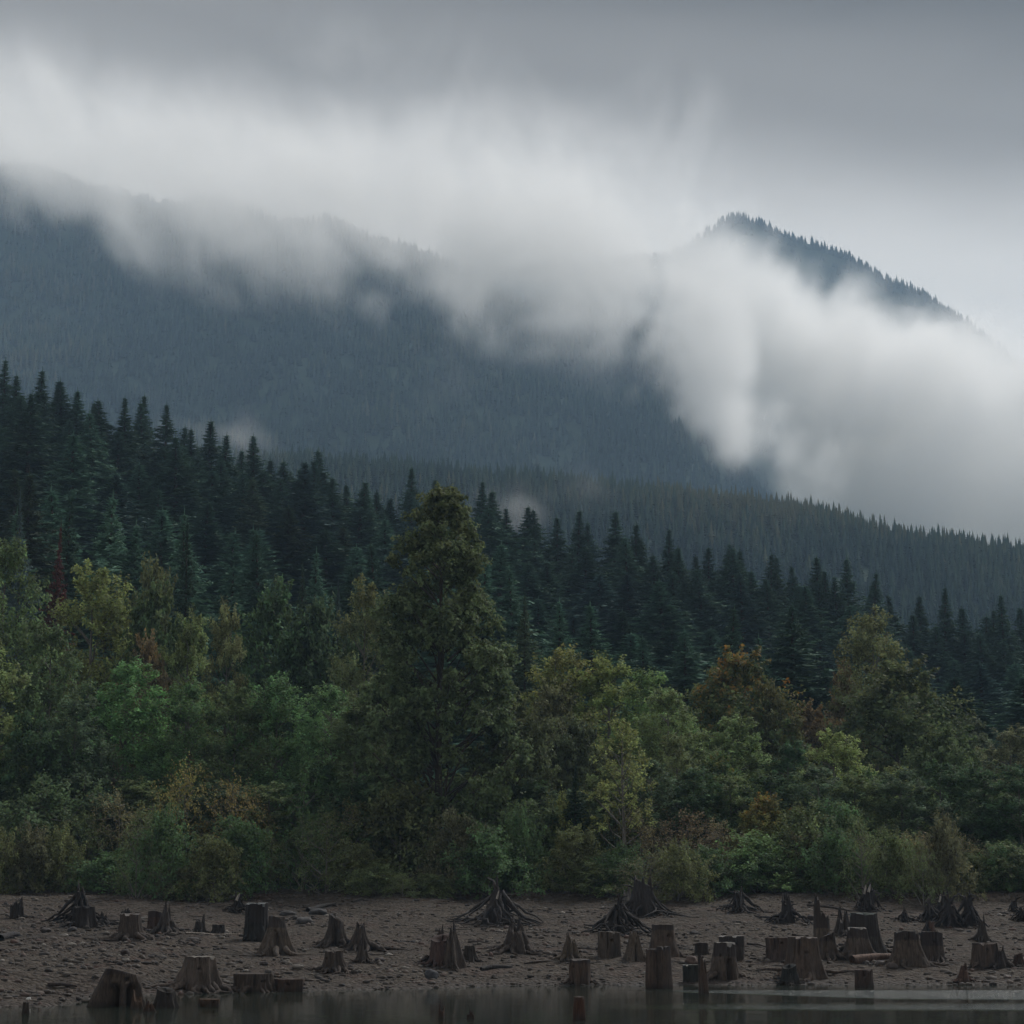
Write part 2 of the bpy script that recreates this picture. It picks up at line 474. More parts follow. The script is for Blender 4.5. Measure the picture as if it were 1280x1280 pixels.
def broadleaf(name, seed, H, Wd, style='alder', nl=350, per=46, leaf=.17, base=.12, bark=None, flat=0.0):
    """crown of leafy branchlets on real limbs; returns crown, trunk, limbs meshes"""
    r = np.random.default_rng(seed)
    hb = H * base
    z0 = np.array([0, 0, 0.])
    def env(t, ph):
        if style == 'alder': e = (math.sin(math.pi * min(1, (t * .84 + .16)) ** 1.0)) ** .6 * (1 - .22 * t)
        elif style == 'maple': e = max(.02, 1 - abs(2 * t ** .85 - .9) ** 2.6) ** .55 if t < .97 else .3
        elif style == 'shrub': e = (1 - t ** 1.5) ** .6 * (1 + .25 * math.sin(3 * ph + 4 * t))
        elif style == 'tall': e = interp(t, [(0, .62), (.12, .9), (.25, 1.0), (.42, .93), (.55, .78), (.63, .60), (.72, .56), (.85, .50), (.93, .36), (1, .12)])
        else: e = (1 - t) ** .8
        return Wd / 2 * float(e) * (1 + (.16 if style != 'tall' else .34) * math.sin(2 * ph + seed) * math.sin(5 * t + seed) + .10 * math.sin(5 * ph + 9 * t))
    # lumps: overlapping boughs that make the outline uneven
    nb = {'alder': 38, 'maple': 34, 'shrub': 22, 'tall': 170}[style]
    boughs = []
    for i in range(nb):
        t = ((i + .5) / nb) ** (.9 if style != 'shrub' else .8); t = min(.985, max(.01, t + r.normal(0, .03)))
        ph = i * 2.399963 + r.normal(0, .3)
        rr = env(t, ph) * math.sqrt(r.uniform(.35, 1.0)) * r.uniform(.82, 1.12)
        c = np.array([math.cos(ph) * rr, math.sin(ph) * rr, hb + t * (H - hb)])
        size = (.20 if style in ('alder', 'maple') else .27 if style == 'shrub' else .108) * Wd * r.uniform(.7, 1.25) * (.75 + .35 * math.sin(math.pi * min(1, t)))
        boughs.append((c, size, ph, t))
    tw, limbs = [], []
    tot = sum(b[1] ** 2 for b in boughs)
    quads, var = [], []
    for c, size, ph, t in boughs:
        org = np.array([c[0] * .12, c[1] * .12, max(hb * .6, c[2] - math.hypot(c[0], c[1]) * r.uniform(.45, .9))])
        mid = (org + c) / 2 + r.normal(0, .06 * size + .05, 3) + np.array([0, 0, -.08 * size])
        rad = (.018 + .012 * np.linalg.norm(c - org)) * (1.0 if style != 'tall' else .8)
        limbs.append((np.array([org, mid, c]), np.array([rad * 1.6, rad, rad * .35])))
        k = max(4, int(nl * size ** 2 / tot))
        for j in range(k):
            v = r.normal(0, 1, 3); v /= np.linalg.norm(v)
            if style == 'alder': v[2] = abs(v[2]) * .9 + v[2] * .2 if r.random() < .75 else v[2] * .6
            elif style == 'tall': v[2] = v[2] * .75 - .05
            else: v[2] = v[2] * .8 + .12
            st = c + v * size * r.uniform(.05, .45)
            en = c + v * size * r.uniform(.75, 1.15) + np.array([0, 0, .10 * size if style == 'alder' else -.05 * size])
            m = max(6, int(per * r.uniform(.6, 1.3)))
            s = r.uniform(0, 1, m) ** .75
            P = st + (en - st) * s[:, None] + r.normal(0, 1, (m, 3)) * (.075 * size + .06) * (1.15 - .5 * s[:, None])
            nrm = r.normal(0, .55, (m, 3)) + v * .55 + np.array([0, 0, .75 - flat * .4])
            nrm /= np.linalg.norm(nrm, axis=1)[:, None]
            a = np.cross(nrm, r.normal(0, 1, (m, 3))); a /= np.linalg.norm(a, axis=1)[:, None]
            b = np.cross(nrm, a)
            L = leaf * r.uniform(.65, 1.3, m)[:, None]
            Wl = L * .62
            quads.append(np.stack([P - a * L, P - b * Wl + a * L * .1, P + a * L, P + b * Wl + a * L * .1], 1))
            bv = r.uniform(.2, .8)
            var.append(np.clip(r.normal(bv, .17, m), 0, 1))
            if r.random() < (.22 if style != 'tall' else .12):
                tw.append((np.array([st, (st + en) / 2 + r.normal(0, .04, 3), en + (en - st) * .12]), np.array([.022, .014, .006])))
    Q = np.concatenate(quads); v = np.concatenate(var)
    me = new_mesh(name + '_crown', Q.reshape(-1, 3), np.arange(len(Q) * 4), 4, M_LEAF)
    a = me.attributes.new('var', 'FLOAT', 'POINT'); a.data.foreach_set('value', np.repeat(v, 4).astype(np.float32))
    z = np.linspace(-.8, H * (.9 if style != 'maple' else .6), 9)
    wob = np.cumsum(r.normal(0, .05, (9, 2)), 0) * (H / 20)
    P = np.stack([wob[:, 0], wob[:, 1], z], -1)
    r0 = H * .0125 if style != 'shrub' else H * .012
    V, F_ = tubes([(P, r0 * (1 - np.clip(z, 0, H) / H) ** .8 + .015)], 8)
    tk = new_mesh(name + '_trunk', V, F_, 4, bark or M_BARK, True)
    V, F_ = tubes(limbs + tw, 4)
    lb = new_mesh(name + '_limbs', V, F_, 4, bark or M_BARK, True)
    return me, tk, lb

def shade(c, s):
    return tuple(max(0, min(1, x * s)) for x in c)
ORD = ['first', 'second', 'third', 'fourth', 'fifth', 'sixth', 'seventh', 'eighth', 'ninth', 'tenth', 'eleventh', 'twelfth', 'thirteenth', 'fourteenth',
       'fifteenth', 'sixteenth', 'seventeenth', 'eighteenth', 'nineteenth']
def ordinal(i):
    """i from 0"""
    if i < 19: return ORD[i]
    tens = {2: 'twent', 3: 'thirt', 4: 'fort', 5: 'fift', 6: 'sixt', 7: 'sevent'}[(i + 1) // 10]
    return tens + 'ieth' if (i + 1) % 10 == 0 else tens + 'y-' + ORD[(i + 1) % 10 - 1]

def plant(kind, proto, loc, sxy, sz, rot, color, autumn=0., cat='tree', group=None, label=None):
    root = bpy.data.objects.new(kind, None); COL.objects.link(root)
    root.empty_display_size = .5
    root.location = loc; root.rotation_euler = (0, 0, rot); root.scale = (sxy, sxy, sz)
    for nm, me in zip(('crown', 'trunk', 'limbs'), proto):
        nm = {'limbs': 'branches'}.get(nm, nm)
        o = bpy.data.objects.new(nm, me); COL.objects.link(o); o.parent = root
        if nm == 'branches': o['kind'] = 'stuff'
        if nm == 'crown':
            o.color = (*color, 1); o['autumn'] = float(autumn)
    tag(root, label, cat, group)
    return root

# ---- conifer wood -------------------------------------------------------
CON = [conifer('fir', 11, 28, .06, 4.3, 1.0), conifer('fir', 12, 28, .05, 3.7, 1.0, droop=.32, narrow=.75), conifer('fir', 13, 28, .10, 4.6, .95, narrow=.95),
       conifer('fir', 14, 28, .05, 3.3, 1.05, droop=.38, narrow=.8), conifer('fir', 15, 28, .12, 4.9, .9, droop=.2, narrow=.7)]
C_FIR = (.040, .078, .054)
SKYTOPS = [(5, 446), (27, 468), (48, 462), (68, 474), (84, 474), (101, 485), (124, 502), (143, 497), (162, 495), (179, 493), (193, 500), (210, 502), (228, 533), (243, 538),
           (261, 522), (277, 541), (299, 560), (321, 543), (340, 572), (356, 573), (379, 586), (398, 573), (415, 564), (438, 604), (461, 611), (475, 612), (492, 620),
           (514, 583), (538, 600), (560, 605), (578, 622), (597, 600), (618, 610), (637, 634), (655, 631), (674, 635), (697, 646), (718, 636), (739, 650), (764, 638), (789, 653),
           (808, 672), (831, 660), (851, 684), (872, 690), (884, 681), (897, 680), (914, 686), (929, 685), (944, 700), (958, 690), (972, 693), (994, 706), (1018, 695), (1036, 712),
           (1054, 697), (1078, 713), (1096, 729), (1125, 743), (1150, 741), (1175, 732), (1202, 757), (1222, 768), (1238, 760), (1255, 741), (1274, 756), (1296, 750), (-18, 440)]
fir_list = []
def fir_at(px, py, D, wpx, row, look='dark', pr=None, col=C_FIR):
    p = at(px, py, D); g = float(ground(p.x, D)); H = p.z - g
    if H < 5: return
    w = wpx / F * D
    fir_list.append((px, py, p.x, D, g, H, w * (2.15 if row != 'foot' else 1.75), row, look, pr, col))
for i, (px, py) in enumerate(SKYTOPS):
    D = R.uniform(316, 338)
    fir_at(px, py, D, R.uniform(50, 72), 'skyline', 'dark' if i % 3 else 'slender', col=shade(C_FIR, R.uniform(.75, 1.15)))
for i in range(46):
    px = -20 + i * 29 + R.uniform(-9, 9)
    fir_at(px, float(interp(px, NEAR_SKY)) + R.uniform(20, 52), R.uniform(304, 318), R.uniform(54, 74), 'second', R.choice(['dense', 'full', 'grey']), col=shade(C_FIR, R.uniform(.8, 1.3)))
# rows further down the slope, each a little lower in the picture
ROWS = [(292, 44, 62, 'upper'), (258, 88, 74, 'middle'), (226, 134, 88, 'lower')]
for D0, dpy, gap, row in ROWS:
    px = -30 + R.uniform(0, 30)
    while px < 1310:
        sky_y = float(interp(px, NEAR_SKY))
        py = sky_y + dpy + R.uniform(-26, 46) + (20 if row == 'lower' and px > 900 else 0)
        D = D0 + R.uniform(-14, 14)
        tallpx = R.uniform(.85, 1.2)
        look = R.choice(['dark', 'dense', 'slender', 'bluish', 'ragged'])
        c = {'bluish': (.028, .052, .048), 'ragged': (.036, .052, .032)}.get(look, C_FIR)
        fir_at(px, py, D, gap * R.uniform(.95, 1.3), row, look, col=shade(c, R.uniform(.75, 2.0)))
        px += gap * R.uniform(.55, .95)
# the foot of the wood
px = -30
while px < 1310:
    top = interp(px, [(0, 640), (120, 600), (235, 655), (400, 690), (600, 690), (700, 725), (800, 770), (900, 780), (1000, 775), (1100, 850), (1200, 860), (1300, 840)]) + R.uniform(-25, 40)
    fir_at(px, top, R.uniform(192, 205), R.uniform(80, 115), 'foot', R.choice(['broad', 'dense', 'drooping']), col=shade(C_FIR, R.uniform(.9, 2.1)))
    px += R.uniform(40, 62)
rows = {}
for t in fir_list: rows.setdefault(t[7], []).append(t)
ROWNAME = {'skyline': 'along the skyline of the wooded slope', 'second': 'in the second rank under the skyline', 'upper': 'just below the skyline firs', 'middle': 'in the middle of the fir slope',
           'lower': 'low on the fir slope', 'foot': 'at the foot of the fir slope'}
for row, L_ in rows.items():
    L_.sort(key=lambda t: t[0])
    vis = [t for t in L_ if 0 <= t[0] <= 1280]
    for t in L_:
        px, py, x, D, g, H, w, _, look, pr, col = t
        i = vis.index(t) if t in vis else None
        if i is None: lab = f'{look} fir ' + ('cut by' if abs(px - 640) < 655 else 'beyond') + (' the left' if px < 0 else ' the right') + f' frame edge, {ROWNAME[row]}'
        elif i < len(vis) / 2: lab = f'{look} green fir, {ordinal(i)} from the left {ROWNAME[row]}'
        else: lab = f'{look} green fir, {ordinal(len(vis) - 1 - i)} from the right {ROWNAME[row]}'
        if lab.startswith('dark green fir, first from the left'): lab = lab.replace('first from the left', 'leftmost')
        k = R.randrange(5) if pr is None else pr
        if look == 'slender': k = 3
        if look == 'broad': k = 4
        plant('fir_tree', CON[k], (x, D, g - .3), w / 8.0, (H + .3) / 28.3, R.uniform(0, 6.28), col, 0, 'tree', 'firs covering the slope behind the lake', lab)

# ---- single conifers that stand out among the leafy trees
def lone(px, py, D, wpx, k, col, label, autumn=0):
    p = at(px, py, D); g = float(ground(p.x, D))
    return plant('spruce_tree', CON[k], (p.x, D, g - .2), wpx / F * D / 8.0, (p.z - g + .2) / 28.3, R.uniform(0, 6), col, 0, 'tree', None, label)
lone(36, 616, 170, 100, 2, (.062, .095, .098), 'bluish spruce near the left edge beside a rusty red tree')
lone(68, 650, 172, 84, 2, (.085, .028, .026), 'dying conifer with dark rusty red needles beside the bluish spruce')
lone(238, 648, 172, 90, 1, (.026, .050, .036), 'dark spruce with drooping tiers standing in front of the firs, left')
lone(380, 700, 182, 80, 0, (.035, .060, .040), 'short dense spruce behind the dark round maples, left of centre')
lone(425, 722, 174, 60, 0, (.045, .070, .068), 'small bluish spruce left of the tallest cottonwood')
lone(655, 742, 168, 80, 4, (.050, .075, .045), 'pale green young fir just right of the tallest cottonwood')
lone(717, 955, 134.5, 55, 0, (.018, .040, .024), 'small dark conifer among shrubs right of the tallest cottonwood')

# ---- leafy trees ----------------------------------------------------------
ALD = [broadleaf('alder', 21, 14, 7.6, 'alder', 430, 60, .105, .06, M_ALDER), broadleaf('alder', 22, 14, 8.4, 'alder', 450, 60, .108, .05, M_ALDER),
       broadleaf('alder', 23, 14, 6.6, 'alder', 400, 60, .102, .08, M_ALDER)]
MAP = [broadleaf('maple', 31, 16, 12, 'maple', 520, 40, .20, .08, M_BARK, .4), broadleaf('maple', 32, 16, 11, 'maple', 500, 40, .21, .10, M_BARK, .4)]
THIN = [broadleaf('alder', 24, 14, 6.0, 'alder', 150, 26, .12, .34, M_ALDER)]
SHR = [broadleaf('shrub', 41, 5, 6.5, 'shrub', 260, 36, .12, .0, M_ALDER), broadleaf('shrub', 42, 5, 7.5, 'shrub', 280, 36, .12, .0, M_ALDER),
       broadleaf('shrub', 43, 5, 5.5, 'shrub', 170, 22, .075, .0, M_ALDER)]
TALL = broadleaf('cottonwood', 51, 27, 13.0, 'tall', 2600, 34, .15, .03, M_BARK, .2)
GRN, OLV, YEL, DRK, BRN, GLD, TEAL, RST = ((.054, .068, .034), (.074, .084, .036), (.096, .100, .038), (.028, .046, .024), (.070, .058, .040), (.115, .090, .035),
                                           (.040, .054, .036), (.100, .055, .035))
def leafy(style, px, py, wpx, D, col, label, autumn=0., group=None, kind=None):
    pr, H0, W0, nm = {'alder': (ALD, 14, 7.6, 'alder_tree'), 'maple': (MAP, 16, 11.6, 'maple_tree'), 'shrub': (SHR, 5, 6.8, 'leafy_shrub')}[style]
    if 'pale trunk showing' in label: pr = THIN
    p = at(px, py, D); g = float(ground(p.x, D)) - .15; H = p.z - g
    i = R.randrange(len(pr))
    if 'twiggy' in label: i = 2
    return plant(kind or nm, pr[i], (p.x, D, g), wpx * (1.32 if style == 'alder' else 1.12 if style == 'maple' else 1.2) / F * D / W0, H / H0, R.uniform(0, 6.28), shade((col[0] * (1.0 if style == 'shrub' else .94), col[1] * (.96 if style == 'shrub' else 1.05), col[2] * (.72 if style == 'shrub' else .84)), 1.65 * R.uniform(.85, 1.1)), autumn,
                 'shrub' if style == 'shrub' else 'tree', group, label)
p = at(553, 612, 137); g = float(ground(p.x, 137)) - .2
plant('cottonwood_tree', TALL, (p.x, 137, g), (212 / F * 137) / 13.0, (p.z - g) / 27.2, 2.2, (.066, .092, .040), .2, 'tree', None,
      'tallest dark cottonwood rising above all the other trees at the beach edge')
A, M_, B = 'alder', 'maple', 'shrub'
LEAFY = [
 (A, 8, 690, 110, 150, (.050, .066, .032), 'tall olive-brown alder filling the left edge under the bluish spruce', 0),
 (A, -30, 780, 130, 142, OLV, 'olive alder cut off by the left edge', 0),
 (A, 118, 724, 120, 168, YEL, 'pale yellow-olive alder crown in front of the firs, upper left', 0),
 (M_, 190, 712, 78, 176, (.060, .062, .034), 'small olive maple beside the dark drooping spruce', .1),
 (M_, 198, 742, 105, 166, DRK, 'dark round maple in front of the drooping spruce', .25),
 (A, 238, 778, 80, 158, OLV, 'slender olive alder right of the dark round maple', 0),
 (A, 286, 764, 62, 166, (.088, .085, .045), 'narrow brownish-olive alder behind the slender olive one', 0),
 (M_, 345, 748, 120, 172, DRK, 'big dark maple with tufted crown left of the cottonwood, left half', 0),
 (M_, 400, 762, 105, 170, (.026, .042, .026), 'dark maple touching the cottonwood from the left', .1),
 (M_, 186, 812, 70, 156, (.080, .060, .045), 'small maple with brownish-red leaves between green alders', .6),
 (A, 160, 836, 118, 148, (.052, .092, .036), 'bright green cone-shaped alder, left foreground wood', 0),
 (A, 238, 862, 90, 146, (.048, .078, .034), 'green alder right of the bright cone-shaped alder', 0),
 (A, 296, 868, 95, 146, GRN, 'mid-green alder in the middle of the left wood', 0),
 (A, 345, 856, 90, 147, (.055, .095, .042), 'fresh green alder below the big dark maple', 0),
 (A, 415, 866, 100, 145, (.060, .095, .045), 'light green alder just left of the cottonwood', 0),
 (A, 65, 792, 100, 152, (.048, .064, .034), 'dull green alder near the left edge', 0),
 (A, 96, 880, 100, 142, TEAL, 'bluish-green alder low at left', 0),
 (M_, 40, 900, 100, 140, DRK, 'dark maple low by the left edge', 0),
 (A, 458, 742, 80, 158, (.050, .056, .030), 'brownish alder pressed against the cottonwood left side', .3),
 (A, 448, 880, 110, 141, (.045, .058, .030), 'dull green alder under the left boughs of the cottonwood', .1),
 (M_, 640, 880, 100, 140, (.040, .044, .026), 'brown-green maple under the right boughs of the cottonwood', .1),
 (A, 702, 822, 105, 162, (.100, .108, .040), 'yellow-olive alder with tinted top right of the cottonwood', .5),
 (M_, 690, 868, 92, 150, (.060, .058, .036), 'dull brown maple right of the cottonwood', .1),
 (A, 762, 828, 120, 160, (.092, .110, .040), 'broad yellow-green alder dome right of the cottonwood', .35),
 (A, 812, 846, 96, 157, (.075, .105, .042), 'green alder on the right flank of the yellow-green dome', 0),
 (A, 777, 905, 84, 131.5, (.098, .098, .038), 'thin yellow-green alder with pale trunk showing', 0),
 (A, 835, 870, 90, 150, (.070, .082, .038), 'soft olive alder left of the orange-topped maple', 0),
 (M_, 920, 828, 130, 168, (.038, .050, .024), 'maple with an orange turning top', 1.0),
 (M_, 965, 868, 75, 165, (.045, .045, .025), 'dark maple at the right shoulder of the orange-topped maple', .25),
 (M_, 1012, 886, 90, 175, (.085, .060, .045), 'reddish-brown maple in the gap before the firs', .7),
 (A, 1090, 778, 92, 180, (.080, .078, .038), 'golden olive tree standing tall before the dark firs at right', 0),
 (M_, 1056, 842, 48, 182, (.085, .062, .045), 'small rusty tree left under the golden olive tree', .5),
 (M_, 1120, 838, 150, 166, (.034, .044, .024), 'large dark dome-shaped maple at right', .25),
 (M_, 1176, 918, 92, 156, (.036, .048, .025), 'dark maple in front of the large dark dome', .15),
 (A, 1212, 900, 80, 172, (.050, .056, .040), 'grey-green alder behind the right dark maples', 0),
 (A, 1262, 914, 90, 160, (.080, .078, .050), 'grey-olive alder at the right edge', .1),
 (A, 1236, 990, 96, 143, (.070, .086, .040), 'olive-green alder low at the right edge', .05),
 (A, 1284, 985, 90, 141, (.060, .078, .040), 'green alder cut off by the right edge', 0),
 (A, 1042, 922, 84, 150, (.100, .110, .042), 'yellow-green cone-shaped alder right of the dark gap', 0),
 (M_, 1080, 968, 78, 143, (.032, .052, .026), 'dark green round maple under the yellow-green alder', .1),
 (A, 1122, 962, 62, 147, YEL, 'bright yellow small alder beside the dark green round maple', 0),
 (A, 1152, 985, 100, 141, (.082, .102, .044), 'broad olive alder with yellow crown, lower right', .1),
 (M_, 897, 948, 74, 143, (.028, .055, .024), 'dark green maple with an orange tip', .55),
 (A, 915, 902, 100, 152, (.066, .082, .036), 'olive alder below the orange-topped maple', 0),
 (A, 868, 935, 90, 148, (.060, .072, .036), 'dull olive alder left of the orange-tipped green maple', 0),
 (M_, 955, 1000, 66, 136, (.085, .082, .030), 'low maple with golden yellow and orange crown', 1.0),
 (A, 985, 930, 70, 152, (.030, .055, .030), 'deep green alder in the dark gap', 0),
 (A, 1005, 985, 66, 146, TEAL, 'deep green narrow alder left of the yellow-green cone', 0),
 (M_, 720, 905, 80, 146, (.040, .044, .028), 'dark brownish maple under the yellow-green dome', 0),
 (A, 845, 925, 66, 143, (.075, .080, .040), 'faded olive alder beside the pale-trunked alder', 0),
 (B, 232, 966, 96, 135, (.080, .072, .030), 'yellow-brown shrub, taller of the two at left', .1),
 (B, 292, 985, 88, 134, (.076, .062, .030), 'yellow-brown shrub right of its taller twin', .2),
 (B, 150, 1000, 110, 134, (.062, .058, .038), 'greyish brown twiggy shrub at left', .0),
 (B, 60, 990, 120, 135, (.038, .060, .034), 'green shrub above the beach at far left', 0),
 (B, 10, 1030, 90, 133, (.034, .050, .030), 'dark shrub at the left frame edge', 0),
 (B, 380, 975, 110, 136, (.034, .066, .030), 'green shrub left of the cottonwood foot', 0),
 (B, 440, 1010, 100, 134, (.060, .062, .034), 'olive shrub left of the cottonwood foot', .1),
 (B, 500, 985, 110, 134.5, (.045, .055, .030), 'dull shrub at the cottonwood foot, left side', .1),
 (B, 610, 990, 110, 134.5, (.040, .062, .032), 'green shrub at the cottonwood foot, right side', 0),
 (B, 668, 1020, 84, 133.5, (.045, .070, .036), 'rounded green shrub under the dark maple', 0),
 (B, 700, 1006, 56, 135, (.075, .090, .032), 'small yellow-green shrub beside the small dark conifer', .1),
 (B, 800, 1020, 90, 134, (.072, .064, .044), 'greyish twiggy shrub around the pale trunk', 0),
 (B, 862, 1022, 110, 134, (.075, .056, .046), 'brown twiggy shrub right of the pale trunk', 0),
 (B, 900, 1032, 90, 133, (.070, .060, .045), 'brown-grey twiggy shrub left of the bright green shrub', 0),
 (B, 952, 1048, 100, 131.5, (.052, .086, .038), 'bright green low shrub under the golden maple', 0),
 (B, 1052, 1010, 90, 134, (.034, .064, .034), 'deep green shrub right of the golden maple', 0),
 (B, 1018, 1050, 70, 132, (.060, .055, .038), 'dull brown shrub above the ragged pale snag', 0),
 (B, 1085, 1048, 84, 132.5, (.062, .062, .046), 'grey-brown shrub above the splintered stump', 0),
 (B, 1145, 1052, 100, 132, (.088, .078, .050), 'tan olive shrub above the gnarled stump group', 0),
 (B, 1200, 1050, 80, 132.5, (.070, .066, .042), 'faded olive shrub above the rightmost gnarled stumps', 0),
 (B, 1258, 1056, 90, 131.5, (.050, .066, .040), 'green shrub at the right end of the beach', 0),
]
for t in LEAFY:
    leafy(*t[:6], t[6], t[7])
# undergrowth closing the gaps at the edge of the beach
px = -20; k = 0
looks = [('dark green', (.030, .056, .028)), ('moss green', (.050, .066, .034)), ('dull', (.050, .052, .036)), ('olive', (.060, .070, .036))]
fr = []
while px < 1300:
    a, c = looks[R.randrange(4)]
    fr.append((px, a, c)); px += R.uniform(26, 40)
vis = [f for f in fr if 0 <= f[0] <= 1280]
for px, a, c in fr:
    i = vis.index((px, a, c)) if (px, a, c) in vis else 0
    n_ = len(vis)
    lab = f'low {a} bush at the beach edge, ' + ('cut off by the left edge' if px < 0 else 'cut off by the right edge' if px > 1280 else f'{ordinal(i)} from the left' if i < n_ / 2 else f'{ordinal(n_ - 1 - i)} from the right')
    leafy(B, px, R.choice([1022, 1045, 1064, 1078, 1090]) + R.uniform(-8, 8), R.uniform(44, 96), 128.8 + 2.6 * math.sin(px * .021) + 1.6 * math.sin(px * .057 + 1) + R.uniform(-.8, 1.2), c, lab, 0, 'low bushes along the top of the beach', 'low_bush')
# second line filling behind
fill = []
px = -20
while px < 1300:
    fill.append(px); px += R.uniform(44, 60)
for i, px in enumerate(fill):
    a, c = [('dull green', GRN), ('dark green', DRK), ('olive', (.062, .072, .034)), ('blue-green', TEAL)][R.randrange(4)]
    lab = f'{a} understorey alder behind the shrubs, ' + (f'{ordinal(i)} from the left' if i < len(fill) / 2 else f'{ordinal(len(fill) - 1 - i)} from the right')
    leafy(A, px, R.uniform(955, 1000), R.uniform(80, 105), R.uniform(137, 140), shade(c, R.uniform(.8, 1.15)), lab, 0, 'understorey alders behind the shrubs')

# ---- far woods: uncountable, one object each ------------------------------
def far_fir(name, seed, H=26., W_=4.0):
    r = np.random.default_rng(seed); T, v = [], []
    n = 11
    for k in range(n):
        t0 = k / n; z0 = H * (.04 + .93 * t0); rad = W_ * (1 - t0) ** .9 * r.uniform(.75, 1.2) + .25
        zt = z0 + H / n * 1.7
        m = 9; ph = r.uniform(0, 6.28)
        for q in range(m):
            a0 = ph + q * 6.283 / m; a1 = a0 + 6.283 / m * 1.15; am = (a0 + a1) / 2
            rr = rad * r.uniform(.7, 1.25); dz = r.uniform(-.5, .3)
            ax = np.array([0, 0, zt])
            p0 = np.array([math.cos(a0) * rad * .6, math.sin(a0) * rad * .6, z0 + .5]); p1 = np.array([math.cos(a1) * rad * .6, math.sin(a1) * rad * .6, z0 + .5])
            tip = np.array([math.cos(am) * rr, math.sin(am) * rr, z0 + dz])
            T += [[p0, p1, ax], [p0, tip, p1]]; s = r.uniform(.1, .9); v += [s, s]
    T = np.array(T)
    me = new_mesh(name, T.reshape(-1, 3), np.arange(len(T) * 3), 3)
    a = me.attributes.new('var', 'FLOAT', 'POINT'); a.data.foreach_set('value', np.repeat(v, 3).astype(np.float32))
    return me, None
FARP = [far_fir('distant_fir', 60, 22, 6.2), far_fir('distant_fir', 61, 20, 6.6), far_fir('distant_fir', 62, 24, 5.6), far_fir('distant_fir', 63, 18, 6.2)]
def mat_far():
    n = NT('distant_needles')
    at_ = n.n('ShaderNodeAttribute', attribute_type='INSTANCER', attribute_name='tone')
    va = n.n('ShaderNodeAttribute', attribute_name='var')
    f = n.math('MULTIPLY_ADD', va.outputs['Fac'], .12, n.math('MULTIPLY', at_.outputs['Fac'], .95))
    n.bsdf(n.ramp(f, [(0, (.010, .026, .022)), (.6, (.040, .068, .046)), (.95, (.075, .092, .052)), (1., (.10, .10, .055))]), .9, .1)
    return n.m
M_FAR = mat_far()
def far_wood(name, P, scale, seed, label, mat=M_FAR):
    r = np.random.default_rng(seed)
    me = new_mesh(name, P, [], 3) if False else bpy.data.meshes.new(name)
    me.vertices.add(len(P)); me.vertices.foreach_set('co', P.astype(np.float32).ravel())
    for nm, arr in (('size', scale), ('turn', r.uniform(0, 6.28, len(P))), ('tone', np.clip(r.normal(.5, .2, len(P)) + 1.2 * fbm(P[:, 0] / 120, P[:, 1] / 170, 4, 88), 0, 1))):
        a = me.attributes.new(nm, 'FLOAT', 'POINT'); a.data.foreach_set('value', arr.astype(np.float32))
    a = me.attributes.new('pick', 'INT', 'POINT'); a.data.foreach_set('value', r.integers(0, 4, len(P)).astype(np.int32))
    o = link(name, me); tag(o, label, kind='stuff')
    g = bpy.data.node_groups.new(name, 'GeometryNodeTree')
    g.interface.new_socket('Geometry', in_out='INPUT', socket_type='NodeSocketGeometry')
    g.interface.new_socket('Geometry', in_out='OUTPUT', socket_type='NodeSocketGeometry')
    N, L = g.nodes, g.links
    gi = N.new('NodeGroupInput'); go = N.new('NodeGroupOutput')
    iop = N.new('GeometryNodeInstanceOnPoints')
    L.new(gi.outputs[0], iop.inputs['Points'])
    join = N.new('GeometryNodeGeometryToInstance')
    for me_, tk in FARP:
        po = FAROBJ[me_.name]
        oi = N.new('GeometryNodeObjectInfo'); oi.inputs['Object'].default_value = po
        L.new(oi.outputs['Geometry'], join.inputs[0])
    L.new(join.outputs[0], iop.inputs['Instance'])
    iop.inputs['Pick Instance'].default_value = True
    def named(nm, t='FLOAT'):
        a = N.new('GeometryNodeInputNamedAttribute'); a.data_type = t; a.inputs[0].default_value = nm; return a.outputs[0]
    L.new(named('pick', 'INT'), iop.inputs['Instance Index'])
    L.new(named('size'), iop.inputs['Scale'])
    cb = N.new('ShaderNodeCombineXYZ'); L.new(named('turn'), cb.inputs[2])
    L.new(cb.outputs[0], iop.inputs['Rotation'])
    L.new(iop.outputs[0], go.inputs[0])
    md = o.modifiers.new('wood', 'NODES'); md.node_group = g
    return o
FAROBJ = {}
for me_, tk in FARP:
    me_.materials.clear(); me_.materials.append(M_FAR)
    FAROBJ[me_.name] = bpy.data.objects.new('distant_fir', me_)
def scatter(y0, y1, n, seed, umax=.34, margin=0):
    r = np.random.default_rng(seed)
    y = np.sqrt(r.uniform(y0 * y0, y1 * y1, n)); u = r.uniform(-umax, umax, n); x = u * y
    return x, y, ground(x, y), r
x, y, z, r = scatter(620, 1112, 14000, 71)
far_wood('valley_wood', np.stack([x, y, z - 1], -1), r.uniform(.38, .68, len(x)), 1, 'dense dark conifer wood on the low ridge across the valley')
x, y, z, r = scatter(1350, 2360, 34000, 72, .34)
far_wood('mountain_wood', np.stack([x, y, z - 1], -1), r.uniform(.45, .85, len(x)), 2, 'conifer wood covering the hazy mountainside below the cloud')
x, y, z, r = scatter(2700, 3212, 6500, 73, .34)
x2, y2, z2, r2 = scatter(3190, 3212, 1300, 74, .34)
P = np.concatenate([np.stack([x, y, z - 1], -1), np.stack([x2, y2, z2 - 1], -1)])
far_wood('peak_wood', P, np.concatenate([r.uniform(.5, .8, len(x)), r2.uniform(.35, .85, len(x2)) ** 1.0]), 3, 'conifers bristling on the distant peak in cloud')
